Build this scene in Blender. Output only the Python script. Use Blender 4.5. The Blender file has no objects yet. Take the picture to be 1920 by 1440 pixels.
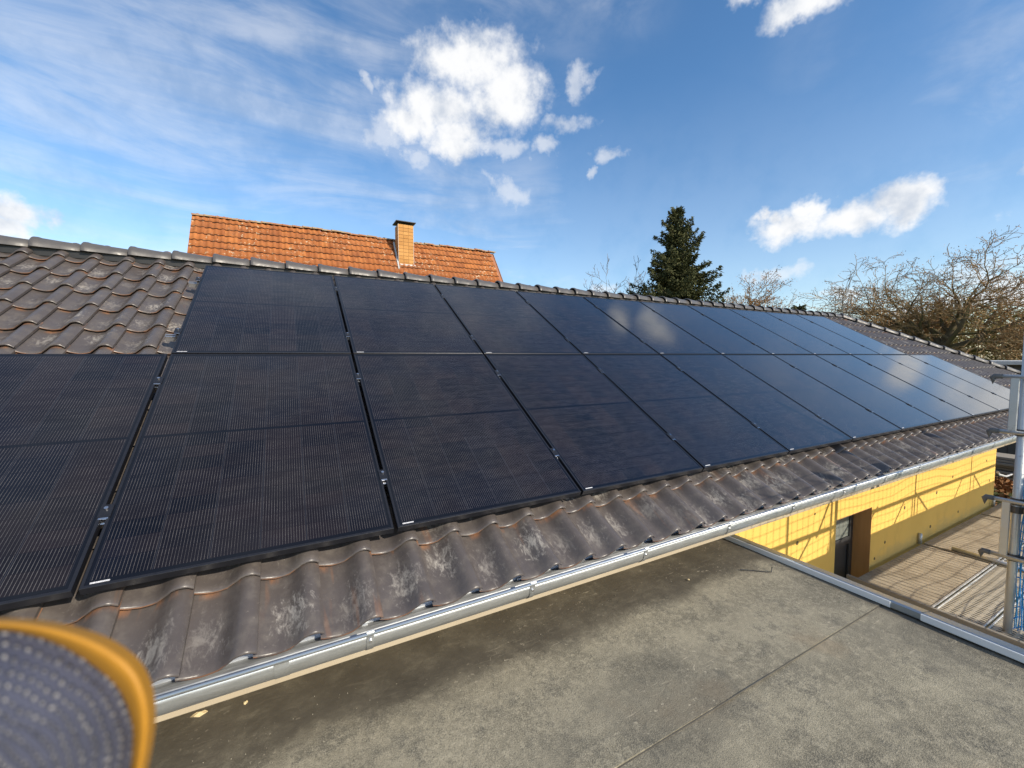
import bpy, math, random
import numpy as np
from mathutils import Matrix, Vector
R = math.radians
random.seed(7); RNG = np.random.default_rng(7)
scene = bpy.context.scene
COL = scene.collection

# ------------------------------------------------------------------ camera
cam_d = bpy.data.cameras.new('camera'); cam = bpy.data.objects.new('camera', cam_d); COL.objects.link(cam)
cam_d.sensor_width = 36; cam_d.lens = 769.5 / 1920 * 36; cam_d.clip_start = .02; cam_d.clip_end = 3000
CAM = Vector((0.71825, -2.02619, 0.83767))
right = Vector((0.8822, -0.4709, -0.0040)); down = Vector((-0.0330, -0.0534, -0.9980)); fwd = Vector((0.4698, 0.8806, -0.0627))
fwd.normalize(); right = (right - fwd * right.dot(fwd)).normalized(); up = right.cross(fwd)
cam.matrix_world = Matrix(((right.x, up.x, -fwd.x, CAM.x), (right.y, up.y, -fwd.y, CAM.y), (right.z, up.z, -fwd.z, CAM.z), (0, 0, 0, 1)))
cam_d.dof.use_dof = True; cam_d.dof.focus_distance = 4.5; cam_d.dof.aperture_fstop = 5.2
scene.camera = cam
scene.view_settings.view_transform = 'Standard'; scene.view_settings.look = 'None'
scene.view_settings.exposure = 0.40; scene.view_settings.gamma = 1.0
scene.view_settings.use_curve_mapping = False
scene.cycles.max_bounces = 5; scene.cycles.diffuse_bounces = 2; scene.cycles.glossy_bounces = 3; scene.cycles.transmission_bounces = 2

# ------------------------------------------------------------------ node helper
class NT:
    def __init__(s, tree): s.t = tree; s.n = tree.nodes; s.l = tree.links
    def set(s, sock, v):
        if v is None: return
        if isinstance(v, bpy.types.NodeSocket): s.l.new(v, sock)
        elif hasattr(sock, 'default_value'):
            try: sock.default_value = v
            except Exception: sock.default_value = tuple(v) + (1,) if len(v) == 3 else v
    def node(s, typ, **kw):
        nd = s.n.new(typ)
        for k, v in kw.items(): setattr(nd, k, v)
        return nd
    def math(s, op, a, b=None, c=None, clamp=False):
        nd = s.node('ShaderNodeMath', operation=op, use_clamp=clamp)
        for i, v in enumerate((a, b, c)): s.set(nd.inputs[i], v)
        return nd.outputs[0]
    def vm(s, op, a, b=None, c=None):
        nd = s.node('ShaderNodeVectorMath', operation=op)
        for i, v in enumerate((a, b, c)): s.set(nd.inputs[i], v)
        return nd.outputs['Value'] if op in ('LENGTH', 'DOT_PRODUCT', 'DISTANCE') else nd.outputs[0]
    def noise(s, vec, scale, detail=3, rough=.55, dist=0, color=False, w=None):
        nd = s.node('ShaderNodeTexNoise')
        if w is not None: nd.noise_dimensions = '4D'; s.set(nd.inputs['W'], w)
        s.set(nd.inputs['Vector'], vec); s.set(nd.inputs['Scale'], scale); s.set(nd.inputs['Detail'], detail)
        s.set(nd.inputs['Roughness'], rough); s.set(nd.inputs['Distortion'], dist)
        return nd.outputs['Color' if color else 'Fac']
    def ramp(s, fac, lo, hi, a=0., b=1., smooth=True):
        nd = s.node('ShaderNodeMapRange', interpolation_type='SMOOTHSTEP' if smooth else 'LINEAR')
        for i, v in enumerate((fac, lo, hi, a, b)): s.set(nd.inputs[i], v)
        return nd.outputs[0]
    def mix(s, fac, a, b, blend='MIX'):
        nd = s.node('ShaderNodeMix', data_type='RGBA', blend_type=blend)
        s.set(nd.inputs[0], fac); s.set(nd.inputs[6], a if isinstance(a, bpy.types.NodeSocket) else tuple(a)[:3] + (1,))
        s.set(nd.inputs[7], b if isinstance(b, bpy.types.NodeSocket) else tuple(b)[:3] + (1,))
        return nd.outputs[2]
    def sep(s, v):
        nd = s.node('ShaderNodeSeparateXYZ'); s.set(nd.inputs[0], v); return nd.outputs
    def comb(s, x, y, z):
        nd = s.node('ShaderNodeCombineXYZ')
        for i, v in enumerate((x, y, z)): s.set(nd.inputs[i], v)
        return nd.outputs[0]
    def obj(s): return s.node('ShaderNodeTexCoord').outputs['Object']
    def rand(s): return s.node('ShaderNodeObjectInfo').outputs['Random']
    def pos(s): return s.node('ShaderNodeNewGeometry').outputs['Position']
    def scale(s, v, sc): return s.vm('MULTIPLY', v, sc)
    def bump(s, h, strength=.3, dist=.01):
        nd = s.node('ShaderNodeBump'); s.set(nd.inputs['Strength'], strength); s.set(nd.inputs['Distance'], dist); s.set(nd.inputs['Height'], h)
        return nd.outputs[0]

def material(name, fn=None, base=(.5, .5, .5), rough=.6, metal=0., spec=.5):
    m = bpy.data.materials.new(name); m.use_nodes = True
    N = NT(m.node_tree); P = N.n['Principled BSDF']
    P.inputs['Base Color'].default_value = tuple(base) + (1,); P.inputs['Roughness'].default_value = rough
    P.inputs['Metallic'].default_value = metal; P.inputs['Specular IOR Level'].default_value = spec
    if fn:
        out = fn(N)
        for k, v in out.items(): N.set(P.inputs[k], v)
    return m

# ------------------------------------------------------------------ world: Nishita sky with clouds
SUN_AZ, SUN_EL = R(24), R(30)        # azimuth measured from -Y towards +X
world = bpy.data.worlds.new('World'); scene.world = world; world.use_nodes = True
W = NT(world.node_tree); W.n.clear()
sky = W.node('ShaderNodeTexSky', sky_type='NISHITA', sun_disc=False)
sky.sun_elevation = SUN_EL; sky.sun_rotation = math.pi - SUN_AZ; sky.altitude = 100; sky.air_density = 1.0; sky.dust_density = .5; sky.ozone_density = 1.6
hs = W.node('ShaderNodeHueSaturation'); hs.inputs['Saturation'].default_value = 1.23; W.l.new(sky.outputs[0], hs.inputs['Color'])
bg1 = W.node('ShaderNodeBackground'); bg1.inputs['Strength'].default_value = .146; W.l.new(hs.outputs[0], bg1.inputs[0])
dirv = W.vm('NORMALIZE', W.node('ShaderNodeTexCoord').outputs['Generated'])
dx, dy, dz = W.sep(dirv)
AZ = W.math('ARCTAN2', dx, dy); EL = W.math('ARCSINE', dz)
P0 = W.comb(AZ, EL, 0.)
warp = W.vm('SUBTRACT', W.noise(dirv, 9., 5, .62, color=True), (.5, .5, .5))
P1 = W.vm('MULTIPLY_ADD', warp, (.15, .10, 0), P0)
BLOBS = [(0.394, 0.61, 0.13, 0.045), (0.331, 0.518, 0.118, 0.064), (0.475, 0.554, 0.085, 0.064), (0.283, 0.487, 0.085, 0.036), (0.367, 0.464, 0.075, 0.038),
         (1.075, 0.253, 0.065, 0.034), (1.166, 0.251, 0.063, 0.03), (1.231, 0.259, 0.057, 0.034), (1.1, 0.282, 0.03, 0.026), (1.038, 0.272, 0.03, 0.019),
         (-0.372, 0.215, 0.043, 0.03), (-0.383, 0.197, 0.039, 0.024), (-.46, .21, .06, .04), (1.088, 0.597, 0.063, 0.02), (1.008, 0.635, 0.037, 0.014), 
         (1.43, .285, .042, .028), (1.56, .21, .13, .06), (1.95, .4, .2, .09), (-1.1, .3, .2, .08), (-.9, .6, .16, .07), (2.6, .5, .25, .1), (-2.0, .35, .25, .1), (-1.6, .9, .2, .1)]
THIN = [(0.48, 0.459, 0.047, 0.017), (0.269, 0.43, 0.034, 0.018), (0.62, 0.491, 0.048, 0.015), (0.715, 0.444, 0.033, 0.014), (0.57, 0.45, 0.031, 0.016), (0.647, 0.569, 0.022, 0.034),
        (0.486, 0.375, 0.048, 0.031), (0.157, 0.546, 0.016, 0.02), (0.673, 0.41, 0.014, 0.01), (1.056, 0.16, 0.05, 0.02), (0.7, 0.163, 0.04, 0.016), (1.368, 0.287, 0.01, 0.014), (.2, .47, .05, .03)]
def blobs(lst, k):
    cur = None
    for a, e, ra, re in lst:
        d = W.vm('LENGTH', W.vm('MULTIPLY', W.vm('SUBTRACT', P1, (a, e, 0)), (1 / (ra * k), 1 / (re * k), 0)))
        cur = d if cur is None else W.math('MINIMUM', cur, d)
    return W.math('SUBTRACT', 1.0, cur)
fb = W.math('SUBTRACT', W.noise(dirv, 26., 7, .6), .5)
B = blobs(BLOBS, 1.20)
den = W.math('MULTIPLY', W.ramp(W.math('MULTIPLY_ADD', fb, 1.2, B), -.20, .72), .96)
den2 = W.math('MULTIPLY', W.ramp(W.math('MULTIPLY_ADD', fb, 1.6, blobs(THIN, 1.45)), -.1, .8), .55)
# high thin cirrus streaks and low haze clouds
cirv = W.vm('MULTIPLY', dirv, (1.4, 2.6, 8.0))
cir = W.noise(cirv, 1.6, 7, .62, .6)
cirm = W.ramp(W.math('MULTIPLY_ADD', dx, -.38, W.noise(dirv, 2.3, 2, .5)), .14, .46)
cirrus = W.math('MULTIPLY', W.math('MULTIPLY', W.ramp(cir, .30, .72), cirm), .40)
lowc = W.math('MULTIPLY', W.ramp(W.noise(W.vm('MULTIPLY', dirv, (1, 1, 2.6)), 7., 6, .58), .50, .62), W.math('MULTIPLY', W.ramp(EL, .02, .07), W.ramp(EL, .19, .09)))
lowc = W.math('MULTIPLY', lowc, .85)
hz = W.ramp(EL, .55, .0, 0., .20, smooth=False)
cloud = W.math('MAXIMUM', W.math('MAXIMUM', den, den2), W.math('MAXIMUM', W.math('MAXIMUM', cirrus, lowc), hz))
shade = W.ramp(W.math('ADD', W.math('MULTIPLY', W.noise(dirv, 8.5, 4, .55), .8), W.math('MULTIPLY', fb, .35)), .22, .48)
ccol = W.mix(shade, (.44, .49, .57), (.78, .78, .78))
bg2 = W.node('ShaderNodeBackground'); bg2.inputs['Strength'].default_value = 1.0; W.l.new(ccol, bg2.inputs[0])
mx = W.node('ShaderNodeMixShader'); W.l.new(cloud, mx.inputs[0]); W.l.new(bg1.outputs[0], mx.inputs[1]); W.l.new(bg2.outputs[0], mx.inputs[2])
wo = W.node('ShaderNodeOutputWorld'); W.l.new(mx.outputs[0], wo.inputs[0])

sun_d = bpy.data.lights.new('sun', 'SUN'); sun_d.energy = 4.3; sun_d.angle = R(.53); sun_d.color = (1, .90, .74)
sun = bpy.data.objects.new('sun', sun_d); COL.objects.link(sun)
SUNV = Vector((math.sin(SUN_AZ) * math.cos(SUN_EL), -math.cos(SUN_AZ) * math.cos(SUN_EL), math.sin(SUN_EL)))
sun.rotation_euler = SUNV.to_track_quat('Z', 'Y').to_euler()

# ------------------------------------------------------------------ object helpers
def mesh(name, v, f, smooth=False):
    me = bpy.data.meshes.new(name)
    me.from_pydata([tuple(p) for p in v], [], [tuple(q) for q in f]); me.update()
    if smooth: me.polygons.foreach_set('use_smooth', [True] * len(me.polygons))
    return me
def link(name, me, mat=None, parent=None, local=False, kind=None, label=None, category=None, group=None, loc=None, rot=None):
    o = bpy.data.objects.new(name, me); COL.objects.link(o)
    if mat is not None and me is not None and not me.materials: me.materials.append(mat)
    if loc is not None: o.location = loc
    if rot is not None: o.rotation_euler = rot
    if parent is not None:
        o.parent = parent
        if not local and parent.type == 'EMPTY': o.matrix_parent_inverse = Matrix.Translation(-parent.location)
    for k, v in (('kind', kind), ('label', label), ('category', category), ('group', group)):
        if v: o[k] = v
    return o
def thing(name, label, category, loc=(0, 0, 0), rot=None, group=None):
    return link(name, None, loc=loc, rot=rot, label=label, category=category, group=group)

class MB:
    """collects geometry for ONE mesh"""
    def __init__(s): s.v = []; s.f = []
    def add(s, v, f):
        o = len(s.v); s.v += [tuple(p) for p in v]; s.f += [tuple(i + o for i in q) for q in f]; return s
    def box(s, a, b):
        (x0, y0, z0), (x1, y1, z1) = a, b
        return s.add([(x0, y0, z0), (x1, y0, z0), (x1, y1, z0), (x0, y1, z0), (x0, y0, z1), (x1, y0, z1), (x1, y1, z1), (x0, y1, z1)],
                     [(0, 3, 2, 1), (4, 5, 6, 7), (0, 1, 5, 4), (1, 2, 6, 5), (2, 3, 7, 6), (3, 0, 4, 7)])
    def bbox(s, a, b, c=.004):
        """box with chamfered long edges (octagon section along its longest axis)"""
        a = list(a); b = list(b); L = max(range(3), key=lambda i: b[i] - a[i]); i, j = [k for k in range(3) if k != L]
        c = min(c, (b[i] - a[i]) * .4, (b[j] - a[j]) * .4)
        sec = [(a[i] + c, a[j]), (b[i] - c, a[j]), (b[i], a[j] + c), (b[i], b[j] - c), (b[i] - c, b[j]), (a[i] + c, b[j]), (a[i], b[j] - c), (a[i], a[j] + c)]
        v = []
        for t in (a[L], b[L]):
            for p, q in sec:
                w = [0, 0, 0]; w[L] = t; w[i] = p; w[j] = q; v.append(w)
        return s.add(v, [(k, (k + 1) % 8, 8 + (k + 1) % 8, 8 + k) for k in range(8)] + [tuple(range(7, -1, -1)), tuple(range(8, 16))])
    def tube(s, pts, rad, n=8, cap=True):
        pts = [Vector(p) for p in pts]; rads = rad if isinstance(rad, (list, tuple)) else [rad] * len(pts)
        o = len(s.v); ref = None
        for k, p in enumerate(pts):
            d = (pts[min(k + 1, len(pts) - 1)] - pts[max(k - 1, 0)]).normalized()
            if ref is None: ref = Vector((0, 0, 1)) if abs(d.z) < .9 else Vector((1, 0, 0))
            x = d.cross(ref).normalized(); y = x.cross(d).normalized()
            for q in range(n):
                a = 2 * math.pi * q / n; s.v.append(tuple(p + (x * math.cos(a) + y * math.sin(a)) * rads[k]))
        for k in range(len(pts) - 1):
            for q in range(n):
                s.f.append((o + k * n + q, o + k * n + (q + 1) % n, o + (k + 1) * n + (q + 1) % n, o + (k + 1) * n + q))
        if cap:
            s.f.append(tuple(o + q for q in range(n - 1, -1, -1))); s.f.append(tuple(o + (len(pts) - 1) * n + q for q in range(n)))
        return s
    def build(s, name, mat, parent=None, smooth=False, **kw):
        return link(name, mesh(name, s.v, s.f, smooth), mat, parent, **kw)

SL = R(30.525); CS, SN = math.cos(SL), math.sin(SL)
def roofp(u, v, n=0.): return Vector((u, v * CS - n * SN, v * SN + n * CS))

# ------------------------------------------------------------------ materials
def f_tile(N):
    o = N.obj(); r = N.rand(); x, y, z = N.sep(o)
    ov = N.vm('ADD', o, N.comb(N.math('MULTIPLY', r, 37.), N.math('MULTIPLY', r, 91.), 0.))
    w = N.math('MULTIPLY', r, 50.)
    base = N.mix(N.noise(ov, 5., 3), (.058, .050, .049), (.105, .092, .089))
    base = N.mix(N.math('MULTIPLY', r, .55), base, (.075, .062, .055))
    grime = N.ramp(N.noise(ov, 13., 5, .65), .42, .72)
    base = N.mix(N.math('MULTIPLY', grime, .35), base, (.16, .14, .12))
    # chalky scuffs in the pan of the tile
    wn = N.node('ShaderNodeTexWhiteNoise', noise_dimensions='1D'); N.set(wn.inputs['W'], N.math('MULTIPLY', r, 777.))
    ctr = N.vm('MULTIPLY_ADD', wn.outputs['Color'], (.11, .16, 0), (.05, .08, .02))
    pm = N.math('SUBTRACT', 1., N.vm('LENGTH', N.vm('MULTIPLY', N.vm('SUBTRACT', o, ctr), (9.5, 7.0, 0.))))
    sc = N.noise(N.vm('MULTIPLY_ADD', N.noise(ov, 9., 2, color=True), (.09, .09, 0), N.scale(ov, (1.7, .8, 1))), 30., 6, .78, .25)
    amt = N.ramp(N.noise(ov, 2.0, 1), .30, .70)
    scuff = N.math('MULTIPLY', N.ramp(N.math('MULTIPLY_ADD', pm, .22, sc), .56, .80), N.math('MULTIPLY_ADD', amt, .66, .12))
    base = N.mix(scuff, base, (.40, .37, .33))
    fleck = N.ramp(N.noise(ov, 75., 4, .7, .8), .66, .76)
    base = N.mix(N.math('MULTIPLY', fleck, .55), base, (.45, .41, .34))
    # brick dust at the laps and washed down from them
    fr = N.math('MULTIPLY', N.math('MULTIPLY', N.ramp(y, -.001, -.0045), N.ramp(z, .066, .042)), N.ramp(N.noise(ov, 14., 3), .36, .60))
    top = N.math('MULTIPLY', N.ramp(y, .295, .345), N.ramp(N.noise(N.scale(ov, (1, .25, 1)), 15., 4), .46, .66))
    dust = N.math('MAXIMUM', N.math('MULTIPLY', fr, .5), N.math('MULTIPLY', top, .6))
    streak = N.math('MULTIPLY', N.ramp(N.noise(N.scale(ov, (1, .12, 1)), 11., 3), .60, .70), N.ramp(wn.outputs['Value'], .72, .8))
    dust = N.math('MAXIMUM', dust, N.math('MULTIPLY', streak, .2))
    base = N.mix(dust, base, (.36, .15, .055))
    rough = N.ramp(N.math('ADD', scuff, N.math('MULTIPLY', grime, .5)), 0., 1., .33, .78)
    return {'Base Color': base, 'Roughness': rough, 'Normal': N.bump(N.math('ADD', N.noise(ov, 60., 4), N.math('MULTIPLY', scuff, .6)), .22, .004)}
M_TILE = material('dark_glazed_clay', f_tile)
def f_tile_far(N):
    p = N.pos(); b = N.mix(N.noise(p, 5., 4), (.050, .044, .042), (.10, .088, .082)); b = N.mix(N.math('MULTIPLY', N.ramp(N.noise(p, 16., 4, .65), .5, .75), .4), b, (.20, .18, .16))
    return {'Base Color': b, 'Roughness': .5}
M_TILEF = material('dark_glazed_clay_far', f_tile_far)
def f_ridge(N):
    o = N.obj(); r = N.rand(); ov = N.vm('ADD', o, N.comb(N.math('MULTIPLY', r, 37.), 0., 0.))
    b = N.mix(N.noise(ov, 7., 4), (.060, .056, .056), (.105, .098, .094))
    return {'Base Color': b, 'Roughness': N.ramp(N.noise(ov, 20., 3), .3, .7, .35, .55), 'Normal': N.bump(N.noise(ov, 70., 3), .12, .003)}
M_RIDGE = material('grey_ridge_clay', f_ridge)
def f_under(N):
    return {'Base Color': N.mix(N.noise(N.obj(), 8., 4), (.10, .045, .02), (.17, .09, .05))}
M_UNDER = material('roof_underlay', f_under, rough=.9)

CW, CH = .1815, .0915
def f_cells(N):
    o = N.obj(); r = N.rand(); x, y, z = N.sep(o)
    xl = N.math('SUBTRACT', x, (1.134 - 6 * CW) / 2)
    half = N.math('GREATER_THAN', y, .861)
    yl = N.math('SUBTRACT', N.math('SUBTRACT', y, .0285), N.math('MULTIPLY', half, .018))
    ci = N.math('FLOOR', N.math('DIVIDE', xl, CW)); ri = N.math('FLOOR', N.math('DIVIDE', yl, CH))
    wn = N.node('ShaderNodeTexWhiteNoise'); N.set(wn.inputs['Vector'], N.comb(N.math('MULTIPLY_ADD', r, 50., ci), ri, N.math('MULTIPLY', r, 13.)))
    t = wn.outputs['Value']
    soft = N.noise(N.comb(N.math('MULTIPLY_ADD', r, 9., x), y, r), 2.2, 2)
    wn2 = N.node('ShaderNodeTexWhiteNoise'); N.set(wn2.inputs['Vector'], N.comb(ci, half, N.math('MULTIPLY', r, 31.)))
    base = N.mix(N.math('MULTIPLY_ADD', t, .6, N.math('MULTIPLY', wn2.outputs['Value'], .5)), (.0016, .0016, .0028), (.0125, .0086, .0090))
    base = N.mix(N.math('MULTIPLY', N.ramp(soft, .45, .7), .55), base, (.0045, .0052, .0105))
    # cell gaps
    fx = N.math('FRACT', N.math('DIVIDE', xl, CW)); fy = N.math('FRACT', N.math('DIVIDE', yl, CH))
    gx = N.math('GREATER_THAN', N.math('ABSOLUTE', N.math('SUBTRACT', fx, .5)), .491)
    gy = N.math('GREATER_THAN', N.math('ABSOLUTE', N.math('SUBTRACT', fy, .5)), .480)
    gap = N.math('MAXIMUM', gx, gy)
    mid = N.math('LESS_THAN', N.math('ABSOLUTE', N.math('SUBTRACT', y, .861)), .0085)
    # ribbon wires
    wp = N.math('FRACT', N.math('MULTIPLY', fx, 16.))
    wire = N.math('LESS_THAN', N.math('ABSOLUTE', N.math('SUBTRACT', wp, .5)), .055)
    wbr = N.ramp(N.noise(N.comb(N.math('MULTIPLY', x, 9.), N.math('MULTIPLY', y, 26.), r), 1., 2), .25, .75, .045, .120)
    ins = N.math('MULTIPLY', N.math('MULTIPLY', N.math('GREATER_THAN', xl, 0.), N.math('LESS_THAN', xl, 6 * CW)),
                 N.math('MULTIPLY', N.math('GREATER_THAN', yl, 0.), N.math('LESS_THAN', yl, 18 * CH)))
    wire = N.math('MULTIPLY', N.math('MULTIPLY', wire, ins), N.math('SUBTRACT', 1., N.math('MULTIPLY', gy, .8)))
    base = N.mix(N.math('MULTIPLY', gx, ins), base, (.019, .019, .024))
    base = N.mix(wire, base, N.comb(wbr, N.math('MULTIPLY', wbr, .93), N.math('MULTIPLY', wbr, .92)))
    blk = N.math('MAXIMUM', mid, N.math('SUBTRACT', 1., ins))
    base = N.mix(blk, base, (.0045, .0045, .006))
    dust = N.ramp(N.noise(N.comb(N.math('MULTIPLY_ADD', r, 7., x), y, 0.), 3.5, 5, .65), .4, .8)
    spk = N.ramp(N.noise(o, 160., 2, .6), .80, .84)
    base = N.mix(N.math('MAXIMUM', N.math('MULTIPLY', spk, .5), N.math('MULTIPLY', N.ramp(dust, .5, 1.), .008)), base, (.34, .31, .27))
    return {'Base Color': base, 'Roughness': N.ramp(dust, 0, 1, .08, .13), 'IOR': 1.40, 'Specular Tint': (.72, .87, 1.0, 1.0), 'Coat Weight': .28, 'Coat Roughness': .09, 'Coat IOR': 1.5}
M_CELL = material('solar_glass', f_cells, spec=.5)
def f_frame(N):
    return {'Base Color': N.mix(N.noise(N.obj(), 30., 3), (.012, .013, .018), (.026, .027, .034)), 'Roughness': N.ramp(N.noise(N.obj(), 90., 2), .3, .7, .28, .42)}
M_FRAME = material('black_anodised_aluminium', f_frame, metal=.35)
M_STICK = material('white_label_film', lambda N: {'Base Color': N.mix(N.ramp(N.noise(N.scale(N.obj(), (1, .05, 1)), 400., 2), .45, .55), (.62, .62, .63), (.42, .42, .45))}, rough=.5)
def f_alu(N):
    n = N.noise(N.obj(), 24., 4)
    return {'Base Color': N.mix(n, (.52, .52, .53), (.70, .70, .71)), 'Roughness': N.ramp(n, .3, .7, .28, .45)}
M_ALU = material('bare_aluminium', f_alu, metal=.9)
M_BOLT = material('stainless_bolt', lambda N: {'Base Color': N.mix(N.noise(N.obj(), 50.), (.6, .6, .62), (.8, .8, .82))}, metal=1., rough=.25)
def f_zinc(N):
    p = N.pos(); n = N.noise(N.scale(p, (1, 1, 1)), 11., 5, .6); n2 = N.noise(N.scale(p, (.4, 3, 3)), 30., 4)
    b = N.mix(n, (.58, .61, .64), (.76, .78, .79)); b = N.mix(N.math('MULTIPLY', N.ramp(n2, .5, .75), .15), b, (.5, .52, .53))
    return {'Base Color': b, 'Roughness': N.ramp(n2, .3, .7, .36, .48), 'Normal': N.bump(n, .03, .01)}
M_ZINC = material('galvanised_zinc', f_zinc, metal=.92)
M_TRIM = material('zinc_edge_sheet', lambda N: {'Base Color': N.mix(N.noise(N.pos(), 5., 3), (.24, .29, .34), (.34, .39, .44)), 'Roughness': N.ramp(N.noise(N.pos(), 9., 3), .3, .7, .28, .40)}, metal=.85)
M_LIP = material('painted_trim_glint', lambda N: {'Base Color': N.mix(N.noise(N.pos(), 7., 3), (.72, .72, .70), (.82, .82, .80))}, rough=.45)  # pale colour stands in for the highlight along the inner trim edge
def f_fascia(N):
    p = N.pos(); n = N.noise(p, 6., 5)
    b = N.mix(n, (.36, .295, .205), (.44, .375, .275)); b = N.mix(N.math('MULTIPLY', N.ramp(N.noise(N.scale(p, (6, 1, .6)), 7., 4), .55, .8), .4), b, (.33, .27, .2))
    return {'Base Color': b}
M_FASCIA = material('cream_painted_board', f_fascia, rough=.6)
def f_yellow(N):
    p = N.pos(); n = N.noise(p, 3., 5); 
    b = N.mix(n, (.77, .47, .100), (.83, .54, .130)); b = N.mix(N.math('MULTIPLY', N.ramp(N.noise(N.scale(p, (1, 1, .35)), 8., 6, .7), .5, .72), .30), b, (.58, .36, .08))
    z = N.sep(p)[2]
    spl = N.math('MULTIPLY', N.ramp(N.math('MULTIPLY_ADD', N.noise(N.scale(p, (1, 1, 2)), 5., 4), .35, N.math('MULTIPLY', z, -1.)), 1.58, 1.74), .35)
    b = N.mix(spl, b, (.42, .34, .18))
    return {'Base Color': b, 'Normal': N.bump(N.math('ADD', N.noise(p, 130., 3), N.noise(p, 9., 3)), .4, .004)}
M_YEL = material('yellow_wall_render', f_yellow, rough=.85)
def f_bitumen(N):
    p = N.pos(); x, y, z = N.sep(p)
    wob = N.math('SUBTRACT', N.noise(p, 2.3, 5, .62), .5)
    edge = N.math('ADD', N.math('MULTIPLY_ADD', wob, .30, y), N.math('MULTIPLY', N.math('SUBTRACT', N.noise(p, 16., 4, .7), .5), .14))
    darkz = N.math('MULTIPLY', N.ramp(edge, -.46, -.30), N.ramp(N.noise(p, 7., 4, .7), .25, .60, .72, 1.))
    med = N.noise(N.scale(p, (1, 1, 1)), 3.2, 6, .62, .4); fine = N.noise(p, 34., 5, .7); gran = N.noise(p, 210., 3, .65)
    g = N.mix(N.ramp(med, .3, .7), (.095, .086, .064), (.29, .26, .19))
    pond = N.noise(p, .9, 3, .5); ring = N.ramp(N.math('ABSOLUTE', N.math('SUBTRACT', pond, .52)), .035, .0)
    blot = N.math('MAXIMUM', N.ramp(N.noise(p, 1.5, 4, .6), .36, .66), ring)
    g = N.mix(N.math('MULTIPLY', blot, .45), g, (.27, .24, .175))
    g = N.mix(N.math('MULTIPLY', N.ramp(N.noise(p, 5.5, 6, .72), .50, .66), .70), g, (.092, .086, .070))
    g = N.mix(N.math('MULTIPLY', N.ramp(fine, .45, .68), .65), g, (.37, .33, .245))
    g = N.mix(N.math('MULTIPLY', N.ramp(gran, .50, .62), .5), g, (.41, .37, .285))
    g = N.mix(N.math('MULTIPLY', N.ramp(gran, .44, .34), .6), g, (.05, .05, .048))
    g = N.mix(N.math('MULTIPLY', N.ramp(N.noise(p, 2.1, 3), .60, .74), .35), g, (.25, .18, .11))
    g = N.mix(N.math('MULTIPLY', N.ramp(N.noise(p, 1.1, 5, .62), .50, .62), .45), g, (.10, .092, .075))
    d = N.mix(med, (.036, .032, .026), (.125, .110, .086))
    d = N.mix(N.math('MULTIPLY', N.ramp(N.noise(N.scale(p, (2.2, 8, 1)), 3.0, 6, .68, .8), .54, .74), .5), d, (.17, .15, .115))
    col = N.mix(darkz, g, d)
    # pale foot scuffs, brown streaks
    sv = N.node('ShaderNodeMapping'); N.set(sv.inputs['Vector'], p); sv.inputs['Rotation'].default_value = (0, 0, .5); sv.inputs['Scale'].default_value = (3, 22, 1)
    scr = N.ramp(N.noise(sv.outputs[0], 2.4, 5, .72, .5), .60, .70)
    spk = N.ramp(N.noise(p, 46., 3, .6), .64, .70)
    msk = N.ramp(N.noise(p, 1.9, 2), .42, .62)
    col = N.mix(N.math('MULTIPLY', N.math('MAXIMUM', scr, spk), N.math('MULTIPLY', msk, .62)), col, (.44, .39, .30))
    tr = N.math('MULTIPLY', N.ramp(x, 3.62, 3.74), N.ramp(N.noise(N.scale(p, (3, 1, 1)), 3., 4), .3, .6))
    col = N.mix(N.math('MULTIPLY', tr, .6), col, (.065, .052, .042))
    col = N.mix(1.0, col, (.98, .975, .945), 'MULTIPLY')
    h = N.math('ADD', N.math('MULTIPLY', gran, N.math('SUBTRACT', 1.1, darkz)), N.math('MULTIPLY', fine, .8))
    return {'Base Color': col, 'Roughness': N.ramp(darkz, 0, 1, .88, .62), 'Normal': N.bump(h, .55, .006)}
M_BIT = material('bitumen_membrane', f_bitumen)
M_BITEDGE = material('bitumen_seam', lambda N: {'Base Color': N.mix(N.noise(N.pos(), 20., 3), (.045, .042, .036), (.12, .11, .09))}, rough=.9)
def f_plaster(N): return {'Base Color': N.mix(N.noise(N.pos(), 4., 4), (.5, .47, .4), (.62, .58, .5))}
M_PLAST = material('pale_plaster', f_plaster, rough=.9)
def f_wood(N):
    p = N.obj(); n = N.noise(N.scale(p, (18, 1.2, 18)), 3., 5, .6, .6); r = N.rand()
    b = N.mix(n, (.29, .235, .165), (.50, .43, .325)); b = N.mix(N.math('MULTIPLY', r, .3), b, (.34, .29, .2))
    b = N.mix(N.math('MULTIPLY', N.ramp(N.noise(N.pos(), 4., 6, .7), .42, .68), .60), b, (.20, .16, .11))
    b = N.mix(N.math('MULTIPLY', N.ramp(N.noise(N.pos(), 38., 3), .66, .72), .5), b, (.65, .6, .48))
    return {'Base Color': b, 'Normal': N.bump(n, .3, .004)}
M_DECK = material('weathered_deck_wood', f_wood, rough=.85)
def f_grate(N):
    p = N.pos(); q = N.vm('MULTIPLY', p, (1 / .042, 1 / .060, 0)); x, y, z = N.sep(q)
    xo = N.math('ADD', x, N.math('MULTIPLY', N.math('MODULO', N.math('ABSOLUTE', N.math('FLOOR', y)), 2.), .5))
    a = N.math('SUBTRACT', N.math('FRACT', xo), .5); b = N.math('SUBTRACT', N.math('FRACT', y), .5)
    d = N.vm('LENGTH', N.comb(N.math('MULTIPLY', a, 1.5), b, 0.))
    hole = N.ramp(d, .36, .30)
    base = N.mix(N.noise(p, 9., 4), (.36, .32, .24), (.56, .50, .40))
    return {'Base Color': N.mix(N.math('MULTIPLY', hole, .9), base, (.03, .026, .02)), 'Normal': N.bump(N.math('SUBTRACT', 1., hole), .6, .006)}
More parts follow.
